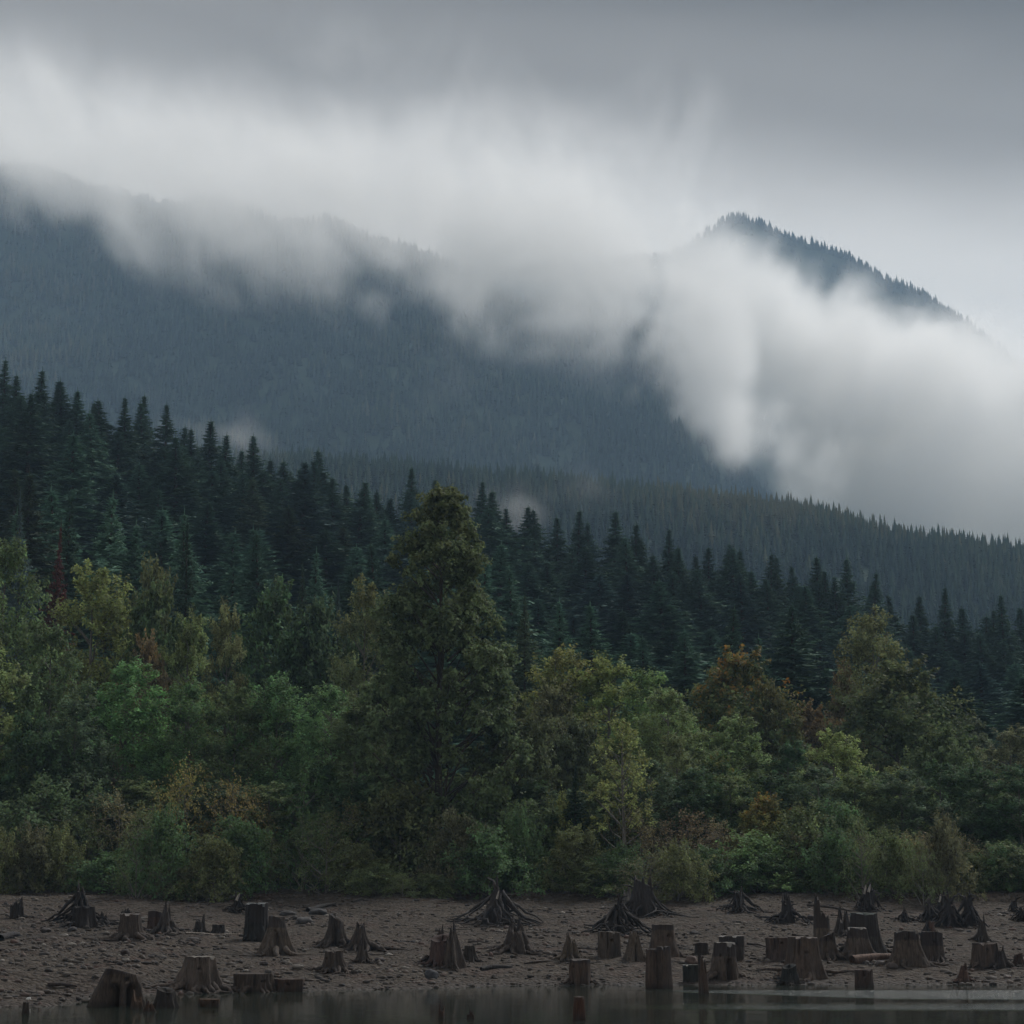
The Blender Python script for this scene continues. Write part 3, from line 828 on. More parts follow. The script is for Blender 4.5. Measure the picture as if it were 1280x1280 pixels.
# a loose belt of firs behind the hill crest, seen through gaps between the skyline firs
x, y, z, r = scatter(338, 470, 260, 75, .40)
far_wood('crest_wood', np.stack([x, y, z - 1], -1), r.uniform(.6, .85, len(x)), 4, 'firs beyond the crest of the wooded slope')

# ================================================================ STUMPS
def mat_wood(name, gnarl=False):
    """weathered wood; object colour = its hue, custom property band = height (m) above which it is stained dark"""
    n = NT(name); oc = objc(n)
    oi = n.n('ShaderNodeObjectInfo')
    bd = n.n('ShaderNodeAttribute', attribute_type='OBJECT', attribute_name='band')
    st = n.noise(n.mapv(oc, (5, 5, .7)), 2.2, 6, .72)
    bl = n.noise(oc, 1.3, 4, .6)
    fine = n.noise(n.mapv(oc, (14, 14, 1.6)), 2.0, 4, .7)
    col = n.mix(n.ramp(st, [(.32, 0), (.68, 1)]), n.mix(1.0, oi.outputs['Color'], (.34, .32, .31), 'MULTIPLY'), n.mix(1.0, oi.outputs['Color'], (1.65, 1.65, 1.62), 'MULTIPLY'))
    col = n.mix(n.ramp(bl, [(.45, 0), (.7, .6)]), col, (.035, .030, .028))
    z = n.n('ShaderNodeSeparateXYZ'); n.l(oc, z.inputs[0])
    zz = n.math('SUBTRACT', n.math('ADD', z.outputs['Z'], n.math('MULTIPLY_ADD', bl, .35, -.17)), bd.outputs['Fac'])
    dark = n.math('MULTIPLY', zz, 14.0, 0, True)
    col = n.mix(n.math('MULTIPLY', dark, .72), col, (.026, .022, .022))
    wp = n.n('ShaderNodeSeparateXYZ'); n.l(geo(n), wp.inputs[0])
    wet = n.ramp(wp.outputs['Z'], [(.03, .75), (.22, 0)])
    col = n.mix(wet, col, (.020, .015, .012))
    h = n.math('ADD', n.math('MULTIPLY', st, 1.0), n.math('MULTIPLY', fine, .5))
    n.bsdf(col, .88, .2, h, .9, .06)
    return n.m
M_WOOD = mat_wood('weathered_stump_wood')
n = NT('cut_wood_top'); oc = objc(n); oi = n.n('ShaderNodeObjectInfo')
wv = n.n('ShaderNodeTexWave', wave_type='RINGS', rings_direction='Z'); n.l(oc, wv.inputs['Vector']); wv.inputs['Scale'].default_value = 4; wv.inputs['Distortion'].default_value = 3
n.bsdf(n.mix(n.math('MULTIPLY', wv.outputs['Fac'], .5), oi.outputs['Color'], n.mix(1., oi.outputs['Color'], (.5, .5, .5), 'MULTIPLY')), .9, .2)
M_CUT = n.m

TAN, BRO, RED, DRKW, GRY, PAL = (.120, .095, .076), (.088, .064, .050), (.105, .062, .046), (.036, .031, .030), (.078, .070, .066), (.165, .140, .118)

def solve_ground(px, py, lo=55., hi=131.):
    """distance at which the pixel's ray meets the beach, or the lake when that comes first"""
    D = lo
    while D < hi:
        p = at(px, py, D); g = max(0.0, float(ground(p.x, D)))
        if p.z <= g + .01: return D, g
        D += .12
    return hi, float(ground(at(px, py, hi).x, hi))

def trunk_mesh(name, r, h, rt, rb, flutes, top, flare=2.4, lean=(0, 0), notches=1, arches=0, nth=84, nz=26, below=.5):
    th = np.linspace(0, 2 * np.pi, nth, endpoint=False)
    zs = np.concatenate([[-below], np.linspace(0, 1, nz) ** 1.15 * h])
    fl = np.zeros(nth)
    ang = np.arange(flutes) * 2 * np.pi / flutes + r.normal(0, .28, flutes)
    for a in ang:
        d = np.angle(np.exp(1j * (th - a)))
        fl += r.uniform(.55, 1.0) * np.exp(-(d / (1.55 / flutes)) ** 2)
    fl = fl / fl.max()
    g1 = np.sin(th * 19 + r.uniform(0, 6)) * .5 + np.sin(th * 31 + r.uniform(0, 6)) * .5
    ecc = 1 + .10 * np.cos(2 * (th - r.uniform(0, 3)))
    # rim height
    if top == 'flat': rim = h + (.03 * np.sin(th + r.uniform(0, 6)) + .018 * np.sin(3 * th + r.uniform(0, 6))) * h + r.normal(0, .005, nth) + .05 * h * (vnoise(th * 3, th * 0 + flutes, 5)) - .08 * h * (np.sin(2 * th + r.uniform(0, 6)) > .93)
    elif top == 'tilt': rim = h * (1 - .12 * (1 + np.sin(th + r.uniform(0, 6)))) 
    elif top == 'broken':
        s = sum(r.uniform(.4, 1) * np.sin(k * th + r.uniform(0, 6.28)) / k ** .6 for k in (1, 2, 3, 5, 8, 13, 21))
        s = (s - s.min()) / (s.max() - s.min())
        rim = h * (.50 + .50 * s ** 1.4) + r.normal(0, .025 * h, nth)
    else:   # spire: one tall splinter
        s = np.zeros(nth)
        for q in range(6):
            d = np.abs(np.angle(np.exp(1j * (th - r.uniform(0, 6.28)))))
            s = np.maximum(s, (1.0 if q == 0 else r.uniform(.25, .8)) * np.clip(1.15 - (d / r.uniform(.35, .8)) ** 1.5, 0, 1))
        rim = h * (.40 + .60 * s) + r.normal(0, .03 * h, nth)
    V = []
    for z in zs:
        t = max(0, z) / h
        k = (1 - min(1, t)) ** flare
        zz = np.minimum(z, rim) if z > 0 else np.full(nth, z)
        rad = rt + (rb - rt) * k * (.30 + .78 * fl) + rt * (.30 if flutes > 8 else .2) * (fl - .5) * (1 - .5 * t)
        rad = rad * (1 + .030 * g1 + .10 * fbm(th * 1.9 + 7 * flutes, np.full(nth, z * 1.6 + flutes), 3, flutes) * (.4 + .6 * (1 - t))) * ecc
        if arches:
            for q in range(arches):
                a = -math.pi / 2 + (q - (arches - 1) / 2) * .95 + .2
                d = np.angle(np.exp(1j * (th - a)))
                rad = rad * (1 - .75 * np.exp(-(d / .27) ** 2) * np.clip((.62 - t) * 5, 0, 1))
        cx, cy = lean[0] * t * h, lean[1] * t * h
        V.append(np.stack([cx + rad * np.cos(th), cy + rad * np.sin(th), zz], -1))
    V = np.array(V)
    # splits running down the grain
    for q in range(int(r.integers(2, 5)) if nth > 40 else 1):
        a = r.uniform(0, 6.28); lo_ = h * r.uniform(.1, .6)
        d = np.angle(np.exp(1j * (th - a - .05 * np.sin(5 * a)))) 
        m = np.exp(-(d[None] / .055) ** 2) * np.clip((V[:, :, 2] - lo_) / (.25 * h), 0, 1)
        c = V[..., :2].mean(1, keepdims=True)
        V[..., :2] = c + (V[..., :2] - c) * (1 - .35 * m)[..., None]
    # springboard notches: pockets pressed into the wood
    for q in range(notches):
        a = -math.pi / 2 + r.uniform(-.9, .9); z0 = h * r.uniform(.55, .78)
        d = np.angle(np.exp(1j * (th - a)))
        m = (np.abs(d)[None] < .11) & (np.abs(V[:, :, 2] - z0) < .05)
        c = V[..., :2].mean(1, keepdims=True)
        V[..., :2] = np.where(m[..., None], c + (V[..., :2] - c) * .72, V[..., :2])
    nr = len(zs)
    i = np.arange(nr * nth).reshape(nr, nth); j = np.roll(i, -1, 1)
    Q = np.stack([i[:-1], j[:-1], j[1:], i[1:]], -1).reshape(-1, 4)
    # inner wall / top cap: rings going inwards
    last = V[-1]; c = last[:, :2].mean(0)
    depth = {'flat': .0, 'tilt': .02, 'broken': .30, 'spire': .30}[top] * h
    cap = [last]
    for f, dz in ((.90, .012), (.72, -.15), (.4, -.75), (.05, -1.0)):
        L = last.copy(); L[:, :2] = c + (last[:, :2] - c) * f
        if top in ('broken', 'spire'):
            L[:, 2] = last[:, 2] * (1 - abs(min(0, dz))) + (h * .42) * abs(min(0, dz)) + r.normal(0, .02, nth)
        else:
            L[:, 2] += dz * .02 + r.normal(0, .006, nth)
        cap.append(L)
    cap = np.array(cap); i2 = np.arange(5 * nth).reshape(5, nth); j2 = np.roll(i2, -1, 1)
    Q2 = np.stack([i2[:-1], j2[:-1], j2[1:], i2[1:]], -1).reshape(-1, 4)
    me = new_mesh('stump_trunk', V.reshape(-1, 3), Q, 4, M_WOOD, True)
    cp = new_mesh('cut_top', cap.reshape(-1, 3), Q2, 4, M_CUT if top in ('flat', 'tilt') else M_WOOD, False)
    return me, cp, ang

def root_path(r, a, r0, z0, L, gz, drop=1.0, wig=.18):
    """a root leaving the trunk at radius r0, height z0, running out L metres and settling on the ground"""
    n = 9; s = np.linspace(0, 1, n)
    aa = a + np.cumsum(r.normal(0, wig / n ** .5, n)) * s
    rad = r0 + L * s
    x, y = np.cos(aa) * rad, np.sin(aa) * rad
    g = gz(x, y)
    z = g + (z0 - g) * (1 - s) ** (1.6 * drop) + r.uniform(-.04, .09, n) * (s > .15) * (.5 + wig)
    return np.stack([x, y, z], -1)

stump_log = []
def stump(px, py, top_py, wt, wb, style, col, band, label, **k):
    """px centre, py foot, top_py top, wt / wb widths at top and foot, all in pixels of the 1280 px photograph"""
    D, g = solve_ground(px, py)
    water = float(ground(at(px, py, D).x, D)) < 0.02
    P = at(px, py, D); m = D / F
    h = (py - top_py) * m * 1.0; rt, rb = wt * m / 2, wb * m / 2
    col = (col[0] * .60, col[1] * .60, col[2] * .60); wb = wb * (1.1 if style in ('flat', 'tilt', 'broken') and wb > 1.15 * wt else 1); seed = int(px * 31 + py) & 0xffff
    r = np.random.default_rng(seed)
    name = {'flat': 'cut_stump', 'tilt': 'cut_stump', 'broken': 'broken_stump', 'spire': 'broken_stump', 'gnarl': 'gnarled_stump', 'post': 'wooden_post'}[style]
    root = bpy.data.objects.new(name, None); COL.objects.link(root); root.empty_display_size = .3
    root.location = (P.x, D, g)
    def gz(x, y):
        return np.maximum(ground(P.x + np.asarray(x), D + np.asarray(y)) - g, -.35) if True else 0
    def add(nm, me, c=None, b=None, kind=None):
        o = link(nm, me, root); o.color = (*(c or col), 1); o['band'] = float(b if b is not None else (band * h if band else 99))
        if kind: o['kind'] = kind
        return o
    paths = []
    if style == 'gnarl':
        me, cp, ang = trunk_mesh('s', r, h, rt, max(rt * 1.7, rb * .42), 7, k.get('top', 'spire'), 1.5, notches=0, lean=k.get('lean', (0, 0)))
        add('trunk', me); add('broken_top', cp, DRKW)
        nr = k.get('n', 15)
        for q in range(nr):
            a = q * 6.283 / nr + r.normal(0, .2)
            z0 = h * r.uniform(.22, .72); f = z0 / h
            r0 = (rt + (max(rt * 1.7, rb * .42) - rt) * (1 - f) ** 1.5) * .75
            L = max(.2, rb * r.uniform(.75, 1.25) - r0) * (1.25 if abs(math.cos(a)) > .8 else .9)
            p = root_path(r, a, r0, z0, L, gz, r.uniform(.7, 1.25), .7)
            w = r.uniform(.05, .11) * (.6 + h * .25)
            paths.append((p, w * np.linspace(1, .18, 9)))
            if r.random() < .5:
                pb = p[4:].copy(); pb = pb[0] + (pb - pb[0]) * 1.0
                b_ = root_path(r, a + r.choice([-.5, .5]), float(np.hypot(*p[4, :2])), p[4, 2], L * .5, gz, 1., .4)
                b_[0] = p[4]
                paths.append((b_, w * .55 * np.linspace(1, .2, 9)))
        for q in range(k.get('snags', 3)):
            a = r.uniform(0, 6.28) if q else r.choice([0., 3.14]); z0 = h * r.uniform(.55, .9)
            p = np.array([[rt * .3 * math.cos(a), rt * .3 * math.sin(a), z0 * .8], [rt * 1.2 * math.cos(a), rt * 1.2 * math.sin(a), z0 + .05], [(rt * 1.5 + .3) * math.cos(a + .2), (rt * 1.5 + .3) * math.sin(a + .2), z0 + r.uniform(-.05, .25)]])
            paths.append((p, np.array([.07, .05, .015])))
    elif style == 'post':
        me, cp, ang = trunk_mesh('s', r, h, rt, rb, 4, k.get('top', 'flat'), 1.2, notches=0, nth=30, nz=14, below=1.0, lean=k.get('lean', (0, 0)))
        add('trunk', me); add('cut_top' if k.get('top', 'flat') == 'flat' else 'broken_top', cp, k.get('capcol', DRKW))
    else:
        fl = k.get('fl', max(5, int(5 + rb * 2.2)))
        me, cp, ang = trunk_mesh('s', r, h, rt, rb * .92, fl, style, k.get('flare', 2.2), k.get('lean', (0, 0)), k.get('notch', 1), k.get('arch', 0), below=.9 if water else .35)
        add('trunk', me); add('cut_top' if style in ('flat', 'tilt') else 'broken_top', cp, k.get('capcol', shade(col, .8)))
        if rb > rt * 1.18 and not (water and py > 1240):
            for a in np.concatenate([ang, ang + 3.14 / len(ang)]):
                if r.random() < .3: continue
                z0 = h * r.uniform(.10, .2)
                L = rb * r.uniform(.25, .75) * k.get('rl', 1.0)
                p = root_path(r, a, rb * .62, z0, L + rb * .3, gz, 1.3, .3)
                paths.append((p, min(.17, rb * .16) * r.uniform(.7, 1.1) * np.linspace(1, .15, 9)))
    # long named roots: (dx_px, dpy, thickness px)
    for (dx, dy, tp) in k.get('long', []):
        D2, g2 = solve_ground(px + dx, py + dy); E = at(px + dx, py + dy, D2)
        e = np.array([E.x - P.x, D2 - D, 0.]); s = np.linspace(0, 1, 10)
        p = np.outer(s, e); p[:, 1] += np.sin(s * 5 + seed) * .15; p[:, 0] += np.sin(s * 8 + seed) * .05
        p[:, 2] = gz(p[:, 0], p[:, 1]) + h * .28 * (1 - s) ** 3 + tp * m * .25 + .05 * np.abs(np.sin(s * 7))
        paths.append((p, tp * m / 2 * np.linspace(1, .2, 10)))
    for pth in paths:
        V, Q = tubes([pth], 7)
        V += r.normal(0, .008, V.shape)
        add('root', new_mesh('root', V, Q, 4, M_WOOD, True), shade(col, float(r.uniform(.75, 1.3))), 99)
    for (dx, dz, w_, l_) in k.get('pale', []):      # bleached splinters: offsets in px from the foot, width, length
        x = dx * m; z = -dz * m; W_ = w_ * m; L = l_ * m * .75
        V = []; 
        y = -(rt + (rb * .42 - rt) * max(0, 1 - z / h)) - .04
        p = np.array([[x, y, z], [x + W_ * .5, y + .03, z + L * .6], [x + W_ * .9, y + .12, z + L]])
        V, Q = tubes([(p, np.array([W_ * .5, W_ * .4, .01]))], 5)
        o = add('splinter', new_mesh('splinter', V, Q, 4, M_WOOD, False), (.24, .22, .195), 99)
    tag(root, label, 'stump' if style != 'post' else 'post')
    stump_log.append((name, px, py, round(D, 1), round(h, 2)))
    return root

ST = [
 (20, 1147, 1121, 17, 22, 'broken', DRKW, .7, 'dark splintered upright stump at the left edge of the beach, against the bushes', {}),
 (100, 1152, 1102, 8, 76, 'gnarl', DRKW, 0, 'dark gnarled stump with steep roots rising into the bushes, far left', dict(n=18, snags=2)),
 (104, 1158, 1134, 27, 40, 'flat', DRKW, 0, 'dark squat flat-cut stump in front of the tall dark gnarled one, left', dict(fl=9)),
 (129, 1156, 1140, 8, 26, 'spire', DRKW, 0, 'low crooked dark stump remnant trailing a root to the right', dict(long=[(16, 1, 5)])),
 (157, 1160, 1136, 12, 16, 'broken', DRKW, 0, 'dark broken stub peeking over the fluted brown stump, left', {}),
 (162, 1174, 1143, 27, 52, 'flat', (.085, .066, .056), 0, 'brown fluted flat-cut stump with many thin spreading roots, left beach', dict(fl=11, rl=1.5, capcol=(.10, .09, .085))),
 (193, 1162, 1139, 16, 20, 'tilt', (.075, .05, .044), .6, 'small reddish block stump left of the two-pronged stump', {}),
 (208, 1166, 1128, 9, 38, 'spire', (.070, .060, .056), 0, 'two-pronged broken stump with flared fluted foot, left beach', dict(long=[(40, 3, 3)], notch=0)),
 (250, 1165, 1143, 11, 18, 'broken', (.055, .048, .045), 0, 'small curved stump with a hollow side, right of the two-pronged stump', dict(notch=1)),
 (273, 1167, 1156, 15, 20, 'flat', (.05, .042, .04), 0, 'tiny low flat stump behind the pale stick', {}),
 (296, 1140, 1115, 6, 34, 'gnarl', DRKW, 0, 'small dark root wad with one pale spike near the treeline, left', dict(n=12, pale=[(0, -14, 4, 12)])),
 (320, 1175, 1130, 28, 38, 'flat', (.034, .034, .034), .45, 'tall near-black cylindrical stump with a pale lid-like top', dict(capcol=(.12, .125, .125), fl=7, rl=.5)),
 (345, 1192, 1147, 20, 62, 'flat', TAN, .66, 'tan stump with big arching roots in front of the near-black one', dict(fl=6, rl=1.4, flare=1.7, arch=1)),
 (419, 1182, 1143, 17, 46, 'tilt', (.075, .062, .055), 0, 'tall hollow-fronted brown stump left of the jagged one', dict(arch=1, fl=6)),
 (449, 1187, 1152, 12, 50, 'broken', (.078, .062, .054), .7, 'jagged brown stump with rugged sides and a long root to the right', dict(fl=8, long=[(68, 2, 5)])),
 (453, 1203, 1168, 8, 24, 'spire', (.070, .056, .048), .55, 'narrow splintered stump standing in front of the jagged brown one', {}),
 (417, 1214, 1190, 20, 40, 'flat', (.078, .060, .050), 0, 'small fluted flat-cut brown stump near the water, left of centre', dict(fl=9, rl=1.3)),
 (250, 1236, 1197, 38, 78, 'flat', (.125, .098, .082), 0, 'large fluted flat-cut stump with vertical ridges at the water edge', dict(fl=13, flare=1.5, rl=.7, long=[(-74, -2, 9)], capcol=(.14, .125, .11))),
 (315, 1238, 1218, 48, 58, 'flat', (.095, .072, .058), 0, 'low wide ridged stump standing in the shallows', dict(fl=15)),
 (361, 1238, 1224, 38, 42, 'flat', (.088, .055, .040), 0, 'low reddish ridged stump in the shallows beside the low wide one', dict(fl=12)),
 (153, 1257, 1212, 40, 86, 'tilt', (.080, .060, .048), .8, 'large arched rotting stump with a sloping leg at the gravel spit', dict(fl=5, arch=2, flare=1.0, long=[(-44, 2, 8)])),
 (171, 1261, 1238, 11, 22, 'spire', (.105, .066, .046), 0, 'small reddish-brown peg stump in front of the arched rotting stump', {}),
 (186, 1265, 1249, 8, 18, 'spire', (.085, .050, .036), 0, 'tiny reddish stub at the right foot of the arched rotting stump', {}),
 (207, 1259, 1235, 21, 38, 'tilt', (.040, .034, .030), 0, 'dark fluted stump in the water between the arched and the large ridged stumps', dict(fl=8)),
 (262, 1258, 1249, 26, 29, 'flat', (.105, .062, .036), 0, 'low rusty stump almost under water below the large ridged stump', dict(fl=10)),
 (545, 1204, 1157, 9, 32, 'spire', (.085, .064, .056), .8, 'leaning left slab of the split stump group left of centre', dict(lean=(.15, 0))),
 (553, 1207, 1169, 30, 42, 'tilt', (.095, .062, .055), 0, 'broad reddish block between the two slabs of the split stump group', dict(fl=6, arch=0)),
 (568, 1210, 1152, 9, 34, 'spire', (.088, .070, .060), .75, 'tall narrow spike on the right of the split stump group', dict(fl=6, rl=1.2, flare=1.5, lean=(-.08, 0))),
 (587, 1201, 1183, 12, 28, 'flat', (.060, .050, .042), 0, 'small fluted stump right behind the tall narrow spike', dict(fl=7)),
 (552, 1273, 1251, 6, 9, 'post', (.070, .036, .022), 0, 'thin rotten rusty post in the water below the split stump group', dict(top='spire')),
 (588, 1273, 1261, 6, 10, 'post', (.050, .028, .020), 0, 'short rusty peg in the water right of the thin rotten post', dict(top='spire')),
 (622, 1155, 1098, 11, 92, 'gnarl', (.072, .066, .066), 0, 'largest grey gnarled stump with tentlike washed-out roots below the cottonwood', dict(n=22, pale=[(-1, -30, 3, 14)], long=[(-62, -4, 6), (56, 4, 4)])),
 (645, 1189, 1148, 14, 58, 'broken', (.078, .062, .054), .72, 'brown stump with spreading surface roots just below the largest grey one', dict(fl=7, rl=1.6, flare=1.5, long=[(36, 4, 6), (-34, 3, 4)])),
 (713, 1200, 1166, 12, 36, 'broken', (.105, .082, .060), .8, 'tan knobbly tapering stump with fluted foot, centre', dict(fl=8, rl=1.1)),
 (761, 1195, 1166, 28, 32, 'flat', (.105, .085, .070), 0, 'plain tan cylinder stump with a dark crack, centre right', dict(fl=5)),
 (793, 1200, 1164, 12, 38, 'broken', (.120, .095, .075), 0, 'pale slender stump with forked foot between cylinder and broad stump', dict(fl=5, flare=1.6, arch=1)),
 (829, 1193, 1157, 28, 46, 'flat', (.110, .082, .066), .78, 'broad stump with dark right side behind the two tall posts', dict(fl=6)),
 (725, 1228, 1200, 28, 34, 'flat', (.098, .066, .050), .8, 'reddish stump standing exactly in the waterline, centre', dict(fl=6, capcol=(.07, .06, .055))),
 (724, 1275, 1247, 12, 15, 'post', (.085, .040, .024), 0, 'rusty post standing in open water, centre bottom', dict(capcol=(.05, .035, .03))),
 (815, 1235, 1188, 12, 14, 'post', (.092, .064, .050), 0, 'thinner left post of the tall pair in the shallows', {}),
 (830, 1235, 1185, 16, 20, 'post', (.085, .062, .050), .9, 'thicker right post of the tall pair in the shallows', {}),
 (773, 1166, 1119, 9, 84, 'gnarl', (.050, .044, .043), 0, 'dark gnarled stump with skirt of roots above the tan cylinder stump', dict(n=22, snags=5, pale=[(-8, -3, 3, 9)], long=[(-42, -8, 7), (36, -4, 5)])),
 (803, 1144, 1096, 24, 70, 'gnarl', (.052, .047, .047), 0, 'wide dark gnarled stump by the treeline with a long root to the right', dict(n=16, top='broken', long=[(68, 4, 5), (48, -2, 3)])),
 (784, 1134, 1104, 8, 20, 'broken', (.16, .15, .14), .85, 'small pale snapped stump between the two dark gnarled ones, centre right', dict(notch=0)),
 (924, 1139, 1108, 10, 50, 'gnarl', (.050, .045, .045), 0, 'dark gnarled stump whose roots fan out to the left, right of centre', dict(n=15, top='broken', long=[(-24, -6, 6), (26, 6, 4)])),
 (984, 1153, 1116, 12, 58, 'gnarl', (.046, .042, .044), 0, 'smooth dark cone stump with a long low root to the left', dict(n=12, top='broken', long=[(-40, -6, 6)])),
 (877, 1193, 1179, 15, 18, 'tilt', (.062, .050, .045), 0, 'small blocky stump behind the crooked leaning post', {}),
 (863, 1227, 1207, 20, 22, 'flat', (.040, .042, .038), 0, 'squat dark barrel-like stump left of the crooked post', dict(fl=14, capcol=(.13, .13, .12))),
 (915, 1199, 1171, 28, 29, 'flat', (.080, .068, .064), .5, 'grey block stump with a bright flat top behind the arched-root stump', dict(fl=4, capcol=(.17, .16, .15))),
 (907, 1223, 1180, 27, 50, 'flat', (.108, .082, .066), .58, 'arched-root stump at the waterline right of the crooked post', dict(fl=5, arch=1, flare=1.5, capcol=(.13, .12, .11))),
 (880, 1242, 1190, 9, 14, 'post', (.080, .052, .038), 0, 'crooked knobbly post standing in the water before the arched-root stump', dict(top='spire', lean=(-.05, 0))),
 (994, 1174, 1167, 9, 10, 'tilt', (.06, .045, .04), 0, 'tiny stub showing above the wide reddish block stump', {}),
 (974, 1198, 1173, 34, 38, 'flat', (.098, .070, .058), 0, 'wide reddish block stump joined behind the biggest stump, right', dict(fl=5)),
 (1004, 1221, 1173, 35, 62, 'flat', (.108, .080, .064), 0, 'biggest brown stump at the waterline, right half', dict(fl=5, flare=1.9, long=[(46, -3, 11), (-60, -8, 8)], capcol=(.11, .09, .08))),
 (987, 1230, 1206, 15, 26, 'tilt', (.032, .032, .030), 0, 'small black stump standing in front of the biggest brown stump', {}),
 (1028, 1190, 1119, 19, 25, 'broken', (.120, .092, .072), .38, 'tall ragged pale snag, highest of all the stumps', dict(fl=5, flare=1.0, notch=0)),
 (1035, 1198, 1166, 18, 38, 'tilt', (.092, .072, .060), .6, 'mid-sized stump with dark rounded top right of the biggest stump', dict(fl=6)),
 (1054, 1168, 1134, 10, 32, 'spire', (.066, .056, .052), 0, 'narrow hollow stump right of the tall ragged snag', dict(arch=1)),
 (1081, 1192, 1143, 32, 66, 'flat', (.072, .064, .058), .4, 'tall wide dark-topped stump behind the pale flared one, right', dict(fl=6, capcol=(.05, .06, .055))),
 (1072, 1198, 1161, 25, 54, 'flat', (.118, .092, .076), .62, 'pale flared stump with dark patch in front of the tall dark-topped one', dict(fl=8, flare=1.6, capcol=(.13, .12, .11))),
 (1080, 1233, 1213, 24, 28, 'flat', (.082, .056, .046), 0, 'lone smooth stump in the water below the driftwood log, right', dict(fl=4)),
 (1086, 1138, 1103, 12, 38, 'gnarl', (.050, .045, .046), 0, 'gnarled stump with bleached splinters at the treeline, right', dict(n=14, top='broken', pale=[(-6, -20, 3, 15), (-1, -22, 4, 14)])),
 (1131, 1152, 1132, 4, 26, 'gnarl', (.048, .043, .043), 0, 'small dark pointed cone stump, leftmost of the upper right group', dict(n=10, snags=0)),
 (1161, 1152, 1122, 7, 42, 'gnarl', (.056, .050, .050), 0, 'gnarled stump second in the upper right group, spreading roots', dict(n=14, top='broken')),
 (1178, 1140, 1112, 7, 20, 'gnarl', (.060, .056, .056), 0, 'small splintered pale-streaked stump behind the upper right group', dict(n=8, top='broken', pale=[(-4, -12, 3, 14)])),
 (1188, 1158, 1118, 9, 44, 'gnarl', (.050, .045, .047), 0, 'gnarled stump with crossing roots in the middle of the upper right group', dict(n=15)),
 (1211, 1157, 1114, 10, 44, 'gnarl', (.048, .044, .047), 0, 'tallest dark stump at the right of the upper right group', dict(n=15, top='broken')),
 (1161, 1169, 1149, 6, 30, 'gnarl', (.050, .044, .043), 0, 'low rooty stump in front of the upper right group', dict(n=10, snags=1)),
 (1165, 1170, 1152, 6, 7, 'post', (.115, .070, .056), 0, 'reddish thin stub rising behind the right twin stump', dict(top='flat')),
 (1228, 1177, 1142, 7, 22, 'spire', (.066, .056, .050), 0, 'upright narrow snag with one thin branch, right beach', dict(long=[(-20, -1, 8)])),
 (1134, 1207, 1166, 26, 54, 'flat', (.110, .086, .070), .72, 'smooth left twin stump with long root to the right', dict(fl=5, flare=1.9, long=[(50, 1, 9)], capcol=(.06, .055, .05))),
 (1165, 1202, 1166, 27, 36, 'flat', (.100, .078, .066), .5, 'darker right twin stump close behind the smooth one', dict(fl=5, notch=1)),
 (1232, 1208, 1180, 27, 36, 'flat', (.098, .074, .062), .9, 'blocky stump near the right edge with low arching root', dict(fl=6, long=[(24, 0, 6)])),
 (1251, 1209, 1180, 9, 34, 'spire', (.050, .042, .040), 0, 'dark ragged spur attached right of the blocky stump', {}),
 (1205, 1228, 1204, 9, 26, 'broken', (.110, .068, .054), 0, 'small reddish stump at the waterline near the right edge', dict(fl=6)),
 (1268, 1140, 1122, 6, 20, 'gnarl', DRKW, 0, 'tiny dark root wad near the right edge of the beach', dict(n=8)),
 (1279, 1151, 1134, 9, 28, 'gnarl', DRKW, 0, 'dark root wad cut off by the right edge', dict(n=10)),
 (1273, 1206, 1192, 10, 20, 'tilt', (.070, .045, .038), 0, 'low dark reddish stump at the right edge', {}),
]
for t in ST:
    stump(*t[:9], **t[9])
# branch of the snag
# ---------------------------------------------------------------- driftwood and stones
def stick(px0, py0, px1, py1, th, col, label, name='driftwood_branch', lift=0.0, cat='driftwood', bend=.1):
    D0, g0 = solve_ground(px0, py0); D1, g1 = solve_ground(px1, py1)
    a, b = at(px0, py0, D0), at(px1, py1, D1)
    s = np.linspace(0, 1, 9); r = np.random.default_rng(int(px0 * 7 + py0))
    L = (b - a).length
    x = (b.x - a.x) * s + np.sin(s * 4 + px0) * bend * .1 * L; y = (D1 - D0) * s + np.sin(s * 6 + px0) * bend * .3
    t = th * D0 / F / 2
    z = np.maximum(ground(a.x + x, D0 + y), 0) - g0 + t * .6 + lift * s + np.abs(np.sin(s * 3.1)) * bend * .5
    V, Q = tubes([(np.stack([x, y, z], -1), t * (1 - .55 * s ** 1.5) * r.uniform(.9, 1.1, 9))], 8)
    V += r.normal(0, .006, V.shape)
    o = link(name, new_mesh(name, V, Q, 4, M_WOOD, True), None, (a.x, D0, g0)); o.color = (*col, 1); o['band'] = 99.0
    tag(o, label, cat)
stick(232, 1167, 300, 1168, 2.2, (.20, .175, .15), 'thin pale stick lying right of the two-pronged stump')
stick(1066, 1204, 1124, 1199, 12, (.12, .082, .066), 'thick reddish-brown log lying before the twin stumps', 'driftwood_log')
stick(602, 1213, 640, 1210, 6, (.040, .038, .038), 'dark driftwood right of the split stump group', 'driftwood_log')
stick(384, 1140, 420, 1131, 7, (.034, .032, .032), 'dark log lying near the treeline left of centre', 'driftwood_log')
stick(440, 1128, 460, 1124, 3, (.04, .035, .03), 'short dark branch on the upper beach, left of centre')
stick(655, 1205, 690, 1202, 3, (.06, .048, .042), 'thin brown branch on the mud below the spreading-root stump')
stick(585, 1178, 612, 1180, 2.5, (.055, .045, .042), 'short thin branch on the mud above the split stump group')
stick(1228, 1162, 1248, 1166, 1.5, (.05, .042, .04), 'thin twig leaning right of the narrow snag', lift=-.2)
stick(60, 1232, 96, 1234, 5, (.045, .036, .033), 'dark waterlogged branch on the gravel at far left')
